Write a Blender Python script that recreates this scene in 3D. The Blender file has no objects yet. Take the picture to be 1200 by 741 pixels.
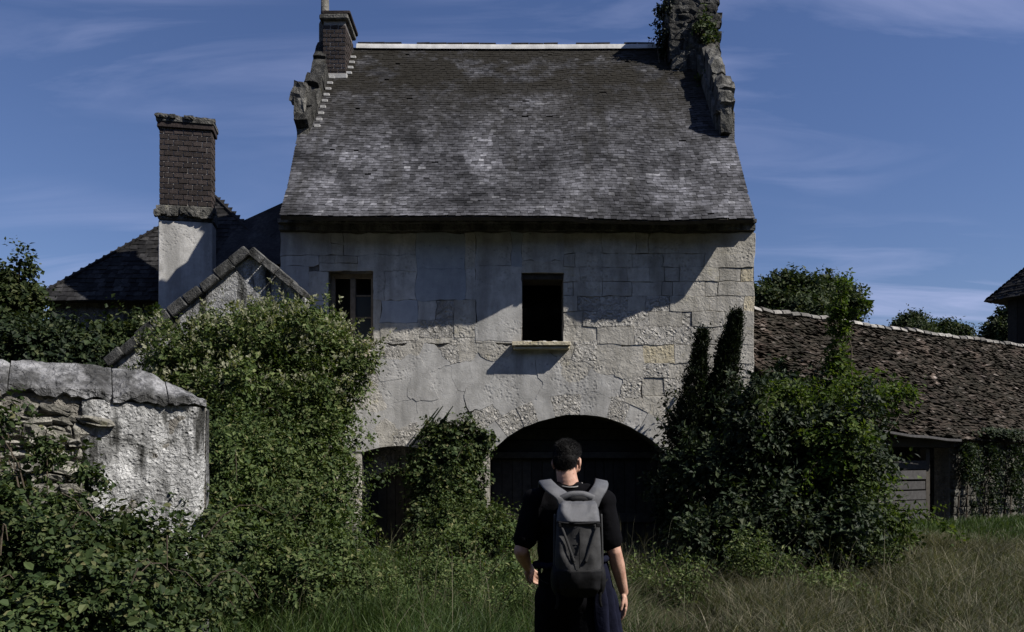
import bpy, bmesh, math, random
import numpy as np
from mathutils import Vector, Matrix, noise as mnoise

rnd = random.Random(7)
rng = np.random.default_rng(7)
scene = bpy.context.scene
COL = scene.collection
R = math.radians

# ------------------------------------------------------------------ camera, light, sky
F = 960.0 / 1200.0
CAMZ = 1.65
cam_data = bpy.data.cameras.new('camera')
cam = bpy.data.objects.new('camera', cam_data)
COL.objects.link(cam)
cam.location = (0, 0, CAMZ)
cam.rotation_euler = (R(90), 0, 0)
cam_data.sensor_width = 36
cam_data.lens = 36 * F
cam_data.shift_y = 174.5 / 1200
cam_data.clip_start = 0.1
cam_data.clip_end = 3000
scene.camera = cam

TO_SUN = Vector((1.0, -0.40, 1.08)).normalized()
sun_data = bpy.data.lights.new('sun', 'SUN')
sun_data.energy = 5.0
sun_data.angle = R(0.5)
sun_data.color = (1.0, 0.95, 0.87)
sun = bpy.data.objects.new('sun', sun_data)
COL.objects.link(sun)
sun.rotation_euler = (-TO_SUN).to_track_quat('-Z', 'Y').to_euler()
sun.location = (20, -6, 25)

world = bpy.data.worlds.new('World')
scene.world = world
world.use_nodes = True
wn, wl = world.node_tree.nodes, world.node_tree.links
wn.clear()
w_out = wn.new('ShaderNodeOutputWorld')
w_bg = wn.new('ShaderNodeBackground')
w_sky = wn.new('ShaderNodeTexSky')
w_sky.sky_type = 'NISHITA'
w_sky.sun_disc = False
w_sky.sun_elevation = math.asin(TO_SUN.z)
w_sky.sun_rotation = math.atan2(TO_SUN.x, TO_SUN.y)
w_sky.air_density = 1.3
w_sky.dust_density = 0.0
w_sky.ozone_density = 6.0
w_bg.inputs['Strength'].default_value = 0.05
# thin cirrus, drawn over the whole dome by direction
w_tc = wn.new('ShaderNodeTexCoord')
w_sep = wn.new('ShaderNodeSeparateXYZ')
wl.new(w_tc.outputs['Generated'], w_sep.inputs[0])
def wmath(op, a, b):
    n = wn.new('ShaderNodeMath'); n.operation = op
    for i, v in enumerate((a, b)):
        if v is None: continue
        if isinstance(v, (int, float)): n.inputs[i].default_value = v
        else: wl.new(v, n.inputs[i])
    return n.outputs[0]
zz = wmath('ADD', wmath('ABSOLUTE', w_sep.outputs['Z'], None), 0.12)
w_cmb = wn.new('ShaderNodeCombineXYZ')
wl.new(wmath('DIVIDE', w_sep.outputs['X'], zz), w_cmb.inputs[0])
wl.new(wmath('DIVIDE', w_sep.outputs['Y'], zz), w_cmb.inputs[1])
w_map = wn.new('ShaderNodeMapping')
w_map.inputs['Rotation'].default_value = (0, 0, R(22))
w_map.inputs['Scale'].default_value = (0.7, 2.4, 1)
w_map.inputs['Location'].default_value = (0.9, 0.35, 0)
wl.new(w_cmb.outputs[0], w_map.inputs[0])
w_n = wn.new('ShaderNodeTexNoise')
w_n.inputs['Scale'].default_value = 1.3
w_n.inputs['Detail'].default_value = 7
w_n.inputs['Roughness'].default_value = 0.58
w_n.inputs['Distortion'].default_value = 0.9
wl.new(w_map.outputs[0], w_n.inputs['Vector'])
w_n2 = wn.new('ShaderNodeTexNoise')
w_n2.inputs['Scale'].default_value = 0.8
w_n2.inputs['Detail'].default_value = 2
wl.new(w_cmb.outputs[0], w_n2.inputs['Vector'])
w_r = wn.new('ShaderNodeMapRange'); w_r.inputs[1].default_value = 0.44; w_r.inputs[2].default_value = 0.74
wl.new(w_n.outputs[0], w_r.inputs[0])
w_r2 = wn.new('ShaderNodeMapRange'); w_r2.inputs[1].default_value = 0.40; w_r2.inputs[2].default_value = 0.66
wl.new(w_n2.outputs[0], w_r2.inputs[0])
w_fac = wmath('MULTIPLY', wmath('MULTIPLY', w_r.outputs[0], w_r2.outputs[0]), 0.8)
SKY_GAMMA, SKY_GAIN = 1.0, 1.0
w_mix = wn.new('ShaderNodeMix'); w_mix.data_type = 'RGBA'
wl.new(w_fac, w_mix.inputs[0])
wl.new(w_sky.outputs[0], w_mix.inputs[6])
w_mix.inputs[7].default_value = (7.5, 8.6, 10.5, 1)
w_wb = wn.new('ShaderNodeMix'); w_wb.data_type = 'RGBA'; w_wb.blend_type = 'MULTIPLY'; w_wb.inputs[0].default_value = 1
wl.new(w_mix.outputs[2], w_wb.inputs[6]); w_wb.inputs[7].default_value = (1.0, 0.95, 1.18, 1)
wl.new(w_wb.outputs[2], w_bg.inputs['Color'])
wl.new(w_bg.outputs[0], w_out.inputs['Surface'])

scene.view_settings.view_transform = 'Standard'
scene.view_settings.look = 'None'
scene.view_settings.gamma = 1.0
scene.view_settings.exposure = 0.52
try:
    scene.cycles.max_bounces = 6
    scene.cycles.transparent_max_bounces = 4
except Exception:
    pass

# ------------------------------------------------------------------ helpers
def W(px, py, Y):
    """a point of the place that lies Y metres in front of the camera"""
    return Vector(((px - 600) / 960 * Y, Y, CAMZ + (545 - py) / 960 * Y))

def tag(o, label=None, cat=None, group=None, kind=None):
    if label: o['label'] = label
    if cat: o['category'] = cat
    if group: o['group'] = group
    if kind: o['kind'] = kind
    return o

def thing(name, loc, label, cat, group=None):
    o = bpy.data.objects.new(name, None)
    o.empty_display_size = 0.2
    COL.objects.link(o)
    o.location = loc
    return tag(o, label, cat, group)

def root_of(p):
    return Vector(p.location)          # every child's parent inverse cancels its parent's place

def link(name, me, mat=None, parent=None, kind=None, smooth=False):
    o = bpy.data.objects.new(name, me)
    COL.objects.link(o)
    if mat is not None and not me.materials: me.materials.append(mat)
    if parent is not None:
        o.parent = parent
        o.matrix_parent_inverse = Matrix.Translation(-root_of(parent))
    if kind: o['kind'] = kind
    if smooth:
        me.polygons.foreach_set('use_smooth', [True] * len(me.polygons))
    return o

def mesh_from(name, verts, faces):
    me = bpy.data.meshes.new(name)
    me.from_pydata([tuple(v) for v in verts], [], faces)
    me.update()
    return me

def mesh_np(name, verts, loops_per_face, idx):
    """fast mesh: verts (N,3), all faces with the same number of corners, idx flat"""
    me = bpy.data.meshes.new(name)
    n = len(idx) // loops_per_face
    me.vertices.add(len(verts)); me.vertices.foreach_set('co', np.asarray(verts, np.float32).ravel())
    me.loops.add(len(idx)); me.loops.foreach_set('vertex_index', np.asarray(idx, np.int32))
    me.polygons.add(n)
    me.polygons.foreach_set('loop_start', np.arange(0, len(idx), loops_per_face, dtype=np.int32))
    me.update(calc_edges=True)
    me.shade_flat()
    return me

def bm_mesh(name, bm):
    me = bpy.data.meshes.new(name)
    bmesh.ops.recalc_face_normals(bm, faces=bm.faces)
    bm.to_mesh(me); bm.free(); me.update()
    return me

def add_box(bm, x0, x1, y0, y1, z0, z1, jit=0.0, bevel=0.0):
    vs = []
    for x, y, z in ((x0,y0,z0),(x1,y0,z0),(x1,y1,z0),(x0,y1,z0),(x0,y0,z1),(x1,y0,z1),(x1,y1,z1),(x0,y1,z1)):
        vs.append(bm.verts.new((x + rnd.uniform(-jit, jit), y + rnd.uniform(-jit, jit), z + rnd.uniform(-jit, jit))))
    fs = [(0,3,2,1),(4,5,6,7),(0,1,5,4),(1,2,6,5),(2,3,7,6),(3,0,4,7)]
    faces = [bm.faces.new([vs[i] for i in f]) for f in fs]
    if bevel:
        es = set(e for f in faces for e in f.edges)
        bmesh.ops.bevel(bm, geom=list(es), offset=bevel, segments=1, affect='EDGES', profile=0.5)
    return vs

def box(name, x0, x1, y0, y1, z0, z1, mat, parent=None, bevel=0.0, jit=0.0, kind=None):
    bm = bmesh.new(); add_box(bm, x0, x1, y0, y1, z0, z1, jit, bevel)
    return link(name, bm_mesh(name, bm), mat, parent, kind)

def tube(bm, pts, radii, sides=6, cap=True):
    rings = []
    pts = [Vector(p) for p in pts]
    for i, p in enumerate(pts):
        d = (pts[min(i+1, len(pts)-1)] - pts[max(i-1, 0)])
        d = d.normalized() if d.length > 1e-9 else Vector((0,0,1))
        a = d.orthogonal().normalized() if i == 0 else None
        if i == 0: ref = a
        a = (ref - d * ref.dot(d))
        a = a.normalized() if a.length > 1e-6 else d.orthogonal().normalized()
        ref = a
        b = d.cross(a)
        rings.append([bm.verts.new(p + (a*math.cos(2*math.pi*k/sides) + b*math.sin(2*math.pi*k/sides)) * radii[i]) for k in range(sides)])
    for r0, r1 in zip(rings, rings[1:]):
        for k in range(sides):
            bm.faces.new((r0[k], r0[(k+1) % sides], r1[(k+1) % sides], r1[k]))
    if cap:
        bm.faces.new(list(reversed(rings[0]))); bm.faces.new(rings[-1])

ROCK_T = {}
def rock_template(sub):
    if sub not in ROCK_T:
        b = bmesh.new()
        bmesh.ops.create_cube(b, size=1.0)
        if sub > 0: bmesh.ops.subdivide_edges(b, edges=list(b.edges), cuts=sub, use_grid_fill=True)
        b.verts.index_update()
        ROCK_T[sub] = ([v.co.copy() for v in b.verts], [[v.index for v in f.verts] for f in b.faces]); b.free()
    return ROCK_T[sub]

def rock(bm, c, size, rough=0.25, rot=None, sub=2, rnd_=0.45):
    """an irregular stone: a blocky ball with chipped corners"""
    vs, fs = rock_template(1 if sub == 1 else 2)
    off = Vector((rnd.uniform(0, 99), rnd.uniform(0, 99), rnd.uniform(0, 99)))
    c = Vector(c); new = []
    for p in vs:
        p = p.lerp(p.normalized() * 0.62, rnd_)
        p = p + mnoise.noise_vector(p * 2.3 + off) * rough * 0.45
        p = Vector((p.x * size[0], p.y * size[1], p.z * size[2]))
        if rot is not None: p = rot @ p
        new.append(bm.verts.new(p + c))
    for f in fs: bm.faces.new([new[i] for i in f])

def evaluated_mesh(o, name):
    dg = bpy.context.evaluated_depsgraph_get()
    me = bpy.data.meshes.new_from_object(o.evaluated_get(dg))
    me.name = name
    return me

# ------------------------------------------------------------------ materials
def new_mat(name):
    m = bpy.data.materials.new(name); m.use_nodes = True
    nt = m.node_tree; nt.nodes.clear()
    out = nt.nodes.new('ShaderNodeOutputMaterial')
    b = nt.nodes.new('ShaderNodeBsdfPrincipled')
    nt.links.new(b.outputs[0], out.inputs[0])
    return m, nt, b, out

class N:
    """small node-graph helper"""
    def __init__(s, nt): s.nt = nt; s.tc = None
    def add(s, t, **kw):
        n = s.nt.nodes.new(t)
        for k, v in kw.items(): setattr(n, k, v)
        return n
    def put(s, sock, v):
        if isinstance(v, bpy.types.NodeSocket): s.nt.links.new(v, sock)
        elif isinstance(v, tuple) and len(v) == 3 and sock.type == 'RGBA': sock.default_value = (*v, 1)
        else: sock.default_value = v
    def coord(s):
        if s.tc is None: s.tc = s.add('ShaderNodeTexCoord')
        return s.tc.outputs['Object']
    def mapping(s, scale=(1,1,1), rot=(0,0,0)):
        m = s.add('ShaderNodeMapping'); s.put(m.inputs[0], s.coord())
        m.inputs['Scale'].default_value = scale; m.inputs['Rotation'].default_value = rot
        return m.outputs[0]
    def noise(s, scale, detail=4, rough=0.55, vec=None, dist=0.0):
        n = s.add('ShaderNodeTexNoise'); s.put(n.inputs['Vector'], vec or s.coord())
        n.inputs['Scale'].default_value = scale; n.inputs['Detail'].default_value = detail
        n.inputs['Roughness'].default_value = rough; n.inputs['Distortion'].default_value = dist
        return n.outputs[0]
    def voro(s, scale, feature='F1', vec=None, out=0):
        n = s.add('ShaderNodeTexVoronoi', feature=feature); s.put(n.inputs['Vector'], vec or s.coord())
        n.inputs['Scale'].default_value = scale
        return n.outputs[out]
    def math(s, op, a, b=0.0, clamp=False):
        n = s.add('ShaderNodeMath', operation=op, use_clamp=clamp)
        s.put(n.inputs[0], a); s.put(n.inputs[1], b); return n.outputs[0]
    def rng(s, v, a, b, c=0.0, d=1.0):
        n = s.add('ShaderNodeMapRange'); s.put(n.inputs[0], v)
        for i, x in enumerate((a, b, c, d)): n.inputs[i+1].default_value = x
        return n.outputs[0]
    def mix(s, f, a, b, blend='MIX'):
        n = s.add('ShaderNodeMix', data_type='RGBA', blend_type=blend)
        s.put(n.inputs[0], f); s.put(n.inputs[6], a); s.put(n.inputs[7], b); return n.outputs[2]
    def ramp(s, f, stops):
        n = s.add('ShaderNodeValToRGB'); s.put(n.inputs[0], f)
        el = n.color_ramp.elements
        while len(el) < len(stops): el.new(0.5)
        for e, (p, c) in zip(el, stops): e.position = p; e.color = (*c, 1)
        return n.outputs[0]
    def val(s, c, v):
        """colour times a value socket"""
        n = s.add('ShaderNodeMix', data_type='RGBA', blend_type='MULTIPLY'); n.inputs[0].default_value = 1
        s.put(n.inputs[6], c)
        g = s.add('ShaderNodeCombineColor')
        for i in range(3): s.put(g.inputs[i], v)
        s.put(n.inputs[7], g.outputs[0]); return n.outputs[2]
    def objrand(s): return s.add('ShaderNodeObjectInfo').outputs['Random']
    def island(s): return s.add('ShaderNodeNewGeometry').outputs['Random Per Island']
    def bump(s, h, strength, dist):
        n = s.add('ShaderNodeBump'); s.put(n.inputs['Height'], h)
        n.inputs['Strength'].default_value = strength; n.inputs['Distance'].default_value = dist
        return n.outputs[0]

def stone_mat(name, c_lo, c_hi, stain=(0.12,0.12,0.11), stain_amt=0.5, pits=0.0, rough_bump=0.5, var=0.25, lichen=None, scale=1.0, st=(0.48,0.72), patch=0.0):
    m, nt, b, out = new_mat(name); n = N(nt)
    big = n.noise(0.9*scale, 5, 0.6); mid = n.noise(5*scale, 6, 0.62); fine = n.noise(34*scale, 5, 0.65)
    col = n.mix(n.rng(mid, 0.3, 0.7), c_lo, c_hi)
    drip = n.noise(1.0, 5, 0.6, n.mapping((3.2*scale, 3.2*scale, 0.55*scale)))
    col = n.mix(n.math('MULTIPLY', n.rng(drip, st[0], st[1]), stain_amt), col, stain)
    col = n.mix(n.math('MULTIPLY', n.rng(big, 0.5, 0.75), stain_amt*0.8), col, tuple(0.55*x for x in c_lo))
    speck = n.rng(n.noise(17*scale, 3, 0.7), 0.6, 0.74)
    col = n.mix(n.math('MULTIPLY', speck, 0.55), col, tuple(x*0.42 for x in c_lo))
    if lichen:
        l = n.rng(n.noise(2.6*scale, 4, 0.6), 0.62, 0.74)
        col = n.mix(n.math('MULTIPLY', l, 0.6), col, lichen)
    col = n.val(col, n.rng(n.objrand(), 0, 1, 1-var, 1+var*0.7))
    n.put(b.inputs['Base Color'], col)
    b.inputs['Roughness'].default_value = 0.92
    b.inputs['Specular IOR Level'].default_value = 0.2
    h = n.math('ADD', n.math('MULTIPLY', mid, 0.6), n.math('MULTIPLY', fine, 0.45))
    if pits:
        v = n.rng(n.voro(15*scale), 0.12, 0.55)
        p = n.rng(n.noise(9*scale, 4, 0.7, None, 0.8), 0.42, 0.58)
        h = n.math('ADD', h, n.math('MULTIPLY', n.math('MULTIPLY', v, p), pits))
    if patch:                                     # places where the face has spalled away, running across joints
        e = n.rng(n.noise(1.15, 6, 0.62, None, 0.6), 0.52, 0.58)
        v = n.rng(n.voro(16, 'F1', None), 0.1, 0.5)
        col = n.mix(n.math('MULTIPLY', e, 0.3), col, n.val(col, n.rng(v, 0, 1, 0.45, 1.25)))
        n.put(b.inputs['Base Color'], col)
        h = n.math('ADD', h, n.math('MULTIPLY', n.math('SUBTRACT', n.math('MULTIPLY', v, n.noise(11, 4, 0.7)), 0.6), n.math('MULTIPLY', e, patch)))
    n.put(b.inputs['Normal'], n.bump(h, rough_bump, 0.03))
    return m

M = {}
M['ashlar'] = stone_mat('ashlar limestone', (0.345,0.326,0.288), (0.539,0.514,0.464), (0.188,0.177,0.148), 0.6, 0.3, 0.46, 0.11, (0.342,0.308,0.182), 1.0, (0.43,0.66), 1.3)
M['pitted'] = stone_mat('pitted limestone', (0.353,0.339,0.309), (0.541,0.519,0.481), (0.196,0.188,0.165), 0.45, 1.6, 0.85, 0.1)
M['ochre'] = stone_mat('ochre stained limestone', (0.376,0.324,0.211), (0.527,0.481,0.384), (0.226,0.188,0.105), 0.5, 0.6, 0.5, 0.1)
M['plaster'] = stone_mat('old grey render', (0.358,0.350,0.332), (0.539,0.529,0.508), (0.194,0.190,0.180), 0.6, 0.0, 0.34, 0.07, None, 1.0, (0.43,0.64), 1.0)
M['bluish'] = stone_mat('grey blue render', (0.286,0.309,0.339), (0.391,0.414,0.443), (0.196,0.211,0.226), 0.5, 0.0, 0.2, 0.08)
M['mortar'] = stone_mat('bare mortar and rubble', (0.13,0.122,0.11), (0.23,0.215,0.19), (0.08,0.075,0.07), 0.5, 1.2, 0.9, 0.0)
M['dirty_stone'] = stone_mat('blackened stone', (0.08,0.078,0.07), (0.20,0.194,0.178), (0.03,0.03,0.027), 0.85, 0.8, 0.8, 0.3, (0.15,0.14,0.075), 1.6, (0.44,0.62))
M['white_render'] = stone_mat('flaking white limewash', (0.2,0.2,0.197), (0.52,0.52,0.515), (0.022,0.022,0.019), 0.95, 1.0, 0.75, 0.1, None, 1.7, (0.49,0.62))
M['coping'] = stone_mat('weathered cement coping', (0.05,0.05,0.051), (0.36,0.36,0.37), (0.04,0.04,0.038), 0.9, 0.9, 0.8, 0.12, None, 1.3, (0.45,0.6), 1.2)
M['dark_coping'] = stone_mat('blackened coping stone', (0.05,0.05,0.048), (0.17,0.168,0.16), (0.02,0.02,0.018), 0.85, 0.5, 0.6, 0.3, None, 1.8, (0.42,0.6))
M['sooty_stone'] = stone_mat('sooty stone', (0.04,0.039,0.036), (0.12,0.117,0.108), (0.014,0.014,0.013), 0.9, 0.9, 0.8, 0.45, (0.09,0.085,0.045), 1.8, (0.42,0.6))
M['dark_rubble'] = stone_mat('dark rubble stone', (0.07,0.067,0.058), (0.2,0.19,0.165), (0.03,0.03,0.024), 0.8, 0.8, 0.8, 0.4, (0.08,0.085,0.04), 1.8)  # darker tone of the rubble, for the barn walls
M['rubble'] = stone_mat('rubble stone', (0.15,0.142,0.122), (0.33,0.315,0.275), (0.045,0.045,0.035), 0.7, 0.7, 0.7, 0.35, (0.13,0.125,0.05), 1.8)
M['lime'] = stone_mat('white lime mortar', (0.34,0.335,0.325), (0.52,0.515,0.5), (0.2,0.195,0.185), 0.5, 0.0, 0.4, 0.1)

def flat_mat(name, col, rough=0.8, var=0.15, nscale=6, bump=0.25, spec=0.3, island=False):
    m, nt, b, out = new_mat(name); n = N(nt)
    f = n.noise(nscale, 6, 0.62)
    c = n.mix(n.rng(f, 0.3, 0.7), tuple(x*(1-var) for x in col), tuple(min(1, x*(1+var)) for x in col))
    r = n.island() if island else n.objrand()
    c = n.val(c, n.rng(r, 0, 1, 1-var, 1+var))
    n.put(b.inputs['Base Color'], c)
    b.inputs['Roughness'].default_value = rough
    b.inputs['Specular IOR Level'].default_value = spec
    n.put(b.inputs['Normal'], n.bump(n.noise(nscale*5, 5, 0.65), bump, 0.01))
    return m

def roof_mat(name, stops, moss=None, moss_z=None, stain=0.6, moss_amt=0.9):
    m, nt, b, out = new_mat(name); n = N(nt)
    isl = n.island()
    col = n.ramp(isl, stops)
    big = n.noise(0.75, 6, 0.62); mid = n.noise(2.2, 5, 0.65)
    streak = n.noise(1.0, 5, 0.6, n.mapping((1.6, 0.35, 0.3)))
    k = n.math('MULTIPLY', n.rng(big, 0.36, 0.6, 1-stain, 1.25), n.rng(streak, 0.34, 0.6, 0.62, 1.08))
    k = n.math('MULTIPLY', k, n.rng(mid, 0.35, 0.65, 0.72, 1.15))
    col = n.val(col, k)
    f2 = n.noise(13, 6, 0.72); col = n.val(col, n.rng(f2, 0.3, 0.7, 0.5, 1.5))
    run = n.rng(n.noise(1.0, 4, 0.6, n.mapping((2.3, 0.22, 0.18))), 0.56, 0.72)
    col = n.mix(n.math('MULTIPLY', run, 0.55), col, (0.022, 0.021, 0.018))
    if moss:
        mm = n.rng(n.noise(1.3, 7, 0.7), 0.33, 0.5)
        if moss_z:
            sp = n.add('ShaderNodeSeparateXYZ'); n.put(sp.inputs[0], n.coord())
            mm = n.math('MULTIPLY', mm, n.rng(sp.outputs[2], moss_z[0], moss_z[1]))
        col = n.mix(n.math('MULTIPLY', mm, moss_amt, True), col, moss)
    n.put(b.inputs['Base Color'], col)
    b.inputs['Roughness'].default_value = 0.8
    b.inputs['Specular IOR Level'].default_value = 0.1
    n.put(b.inputs['Normal'], n.bump(n.noise(22, 5, 0.7), 0.5, 0.012))
    return m

M['slate'] = roof_mat('weathered slate', [(0.0,(0.042,0.042,0.046)),(0.3,(0.072,0.072,0.078)),(0.7,(0.098,0.098,0.107)),(0.96,(0.128,0.128,0.141)),(1.0,(0.2,0.2,0.21))],
                      (0.0165,0.0145,0.0105), (7.8, 9.9), 0.6, 0.95)
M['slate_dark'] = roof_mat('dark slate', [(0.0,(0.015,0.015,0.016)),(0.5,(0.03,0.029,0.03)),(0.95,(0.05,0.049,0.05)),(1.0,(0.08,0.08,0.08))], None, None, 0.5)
M['tile'] = roof_mat('old clay tile', [(0.0,(0.022,0.018,0.015)),(0.35,(0.052,0.039,0.032)),(0.65,(0.092,0.066,0.053)),(0.88,(0.15,0.115,0.096)),(1.0,(0.33,0.285,0.255))],
                     (0.016,0.0145,0.009), None, 0.6, 0.75)
M['ridge_tile'] = stone_mat('lichened ridge tile', (0.17,0.16,0.145), (0.36,0.345,0.32), (0.05,0.045,0.04), 0.7, 0.5, 0.6, 0.55)
M['brick'] = stone_mat('sooty brick', (0.030,0.0235,0.022), (0.055,0.043,0.040), (0.018,0.017,0.016), 0.5, 0.3, 0.6, 0.38)
M['brick_mortar'] = stone_mat('brick joint mortar', (0.2,0.19,0.17), (0.32,0.3,0.28), (0.1,0.1,0.09), 0.5, 0.3, 0.6, 0.0)
M['old_wood'] = flat_mat('dark weathered wood', (0.045,0.04,0.034), 0.85, 0.3, 9, 0.5, 0.2)
M['dark_board'] = flat_mat('near black board', (0.02,0.019,0.018), 0.9, 0.3, 9, 0.5, 0.1)  # near-black tone for the timber building's boards
M['grey_wood'] = flat_mat('silver grey board', (0.05,0.048,0.048), 0.85, 0.3, 12, 0.5, 0.2)
M['frame_wood'] = flat_mat('bare window wood', (0.16,0.135,0.105), 0.8, 0.25, 12, 0.4, 0.2)
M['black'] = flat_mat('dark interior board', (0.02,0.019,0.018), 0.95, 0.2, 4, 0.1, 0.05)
M['iron'] = flat_mat('rusted iron', (0.06,0.04,0.03), 0.7, 0.3, 25, 0.4, 0.4)
M['bark'] = flat_mat('bark', (0.075,0.06,0.045), 0.9, 0.3, 14, 0.6, 0.15)
m_g, nt_g, b_g, _ = new_mat('grey window glass')
b_g.inputs['Base Color'].default_value = (0.03,0.034,0.036,1); b_g.inputs['Roughness'].default_value = 0.15
M['glass'] = m_g

def leaf_mat(name, stops, trans=0.25, rough=0.62, spec=0.16):
    m, nt, b, out = new_mat(name); n = N(nt)
    col = n.ramp(n.island(), stops)
    k = n.rng(n.noise(1.1, 3, 0.6), 0.3, 0.7, 0.72, 1.22)
    col = n.val(col, k)
    n.put(b.inputs['Base Color'], col)
    b.inputs['Roughness'].default_value = rough
    b.inputs['Specular IOR Level'].default_value = spec
    t = n.add('ShaderNodeBsdfTranslucent')
    n.put(t.inputs[0], n.mix(1.0, col, (1.15,1.25,0.5), 'MULTIPLY'))
    mx = n.add('ShaderNodeMixShader'); mx.inputs[0].default_value = trans
    nt.links.new(b.outputs[0], mx.inputs[1]); nt.links.new(t.outputs[0], mx.inputs[2])
    nt.links.new(mx.outputs[0], out.inputs[0])
    return m
M['leaf_clematis'] = leaf_mat('clematis leaf', [(0,(0.026,0.046,0.012)),(0.5,(0.062,0.092,0.026)),(0.85,(0.11,0.14,0.048)),(1,(0.17,0.18,0.085))])
M['leaf_bramble'] = leaf_mat('bramble leaf', [(0,(0.016,0.03,0.010)),(0.5,(0.040,0.062,0.021)),(0.9,(0.078,0.1,0.038)),(1,(0.13,0.125,0.06))])
M['leaf_thicket'] = leaf_mat('thicket leaf', [(0,(0.024,0.044,0.013)),(0.5,(0.056,0.084,0.026)),(0.9,(0.1,0.128,0.045)),(1,(0.16,0.15,0.07))])
M['leaf_dark'] = leaf_mat('dark glossy leaf', [(0,(0.008,0.015,0.007)),(0.5,(0.017,0.029,0.012)),(0.9,(0.036,0.051,0.021)),(1,(0.07,0.08,0.036))], 0.2, 0.6, 0.18)
M['leaf_bright'] = leaf_mat('bright young leaf', [(0,(0.032,0.056,0.010)),(0.5,(0.055,0.088,0.017)),(1,(0.1,0.125,0.032))], 0.35)
M['leaf_yew'] = leaf_mat('yew needle', [(0,(0.006,0.011,0.005)),(0.7,(0.014,0.022,0.009)),(1,(0.034,0.04,0.016))], 0.1, 0.5)
M['leaf_tree'] = leaf_mat('tree leaf', [(0,(0.017,0.029,0.010)),(0.6,(0.032,0.048,0.016)),(1,(0.062,0.072,0.024))], 0.2)
M['blossom'] = leaf_mat('cream seed head', [(0,(0.16,0.165,0.10)),(1,(0.30,0.30,0.215))], 0.3, 0.8, 0.1)
M['grass_dry'] = leaf_mat('dry grass', [(0,(0.03,0.034,0.017)),(0.45,(0.066,0.065,0.037)),(0.82,(0.14,0.128,0.082)),(1,(0.3,0.27,0.2))], 0.25, 0.6, 0.2)
M['grass_green'] = leaf_mat('green grass', [(0,(0.02,0.042,0.010)),(0.6,(0.043,0.076,0.018)),(1,(0.085,0.115,0.036))], 0.3, 0.55, 0.25)

# ------------------------------------------------------------------ the ground
def ground_z(x, y):
    t = max(0.0, min(1.0, (y - 9) / 9)); s = max(0.0, min(1.0, (x - 1.5) / 5))
    t = t*t*(3-2*t); s = s*s*(3-2*s)
    return 0.27*t*s + 0.03*mnoise.noise((x*0.4, y*0.4, 0))

def make_ground():
    xs = sorted(set([-600,-300,-150,-80,-40,-25] + [-18 + i*0.75 for i in range(57)] + [30,45,80,150,300,600]))
    ys = sorted(set([-400,-150,-60,-20,-8] + [-3 + i*0.75 for i in range(48)] + [38,50,80,150,300,600,1200]))
    verts = [(x, y, ground_z(x, y) - 0.02) for y in ys for x in xs]
    nx = len(xs)
    faces = [(j*nx+i, j*nx+i+1, (j+1)*nx+i+1, (j+1)*nx+i) for j in range(len(ys)-1) for i in range(nx-1)]
    m, nt, b, out = new_mat('rough meadow soil'); n = N(nt)
    c = n.ramp(n.noise(0.8, 8, 0.65), [(0.3,(0.022,0.024,0.012)),(0.5,(0.043,0.041,0.02)),(0.7,(0.07,0.062,0.034))])
    n.put(b.inputs['Base Color'], c); b.inputs['Roughness'].default_value = 0.95; b.inputs['Specular IOR Level'].default_value = 0.1
    n.put(b.inputs['Normal'], n.bump(n.noise(9, 6, 0.7), 0.9, 0.08))
    o = link('ground', mesh_from('ground', verts, faces), m, None, 'structure', True)
    tag(o, 'rough overgrown meadow ground around the house')
make_ground()

# ------------------------------------------------------------------ the stone house
HY = 15.0                                     # the front wall's plane
def hx(px): return (px - 600) / 64.0
def hz(py): return CAMZ + (545 - py) / 64.0
HL, HR = hx(328), hx(884)
WALL_TOP = hz(262)
RIDGE_Y, RIDGE_Z = 18.8, 11.25
EAVE_PTS = [(328,0.45),(440,0.47),(545,0.49),(655,0.465),(690,0.37),(720,0.36),(800,0.44),(830,0.43),(848,0.385),(885,0.364)]
def overhang(x):
    px = 600 + x*64
    for (a, ea), (b, eb) in zip(EAVE_PTS, EAVE_PTS[1:]):
        if px <= b:
            t = max(0, (px-a)/(b-a)); t = t*t*(3-2*t)
            return (ea + (eb-ea)*t)*1.43
    return EAVE_PTS[-1][1]*1.43
def eave_sag(x):
    px = 600 + x*64
    return -0.06*math.exp(-((px-785)/45)**2) + 0.03*math.exp(-((px-340)/40)**2) + 0.006*mnoise.noise((x*1.3, 4, 1))

house = thing('stone_house', (0, HY, 0), 'tall old stone house with steep slate roof and an arched gateway', 'house')

def arc_pts(cx, half, crown, spring, n):
    h = spring - crown
    rad = (half*half + h*h) / (2*h); cy = crown + rad
    a0 = math.asin(half / rad)
    return [(cx + rad*math.sin(-a0 + 2*a0*i/n), cy - rad*math.cos(-a0 + 2*a0*i/n)) for i in range(n+1)], rad, cy, a0
GATE_ARC, G_RAD, G_CY, G_A = arc_pts(677, 103, 486, 530, 22)
DOOR_ARC, D_RAD, D_CY, D_A = arc_pts(466, 42, 523, 531, 8)
BASE_PY = 656
WIN_A = (385, 318, 437, 404)
WIN_B = (612, 320, 660, 403)

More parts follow.
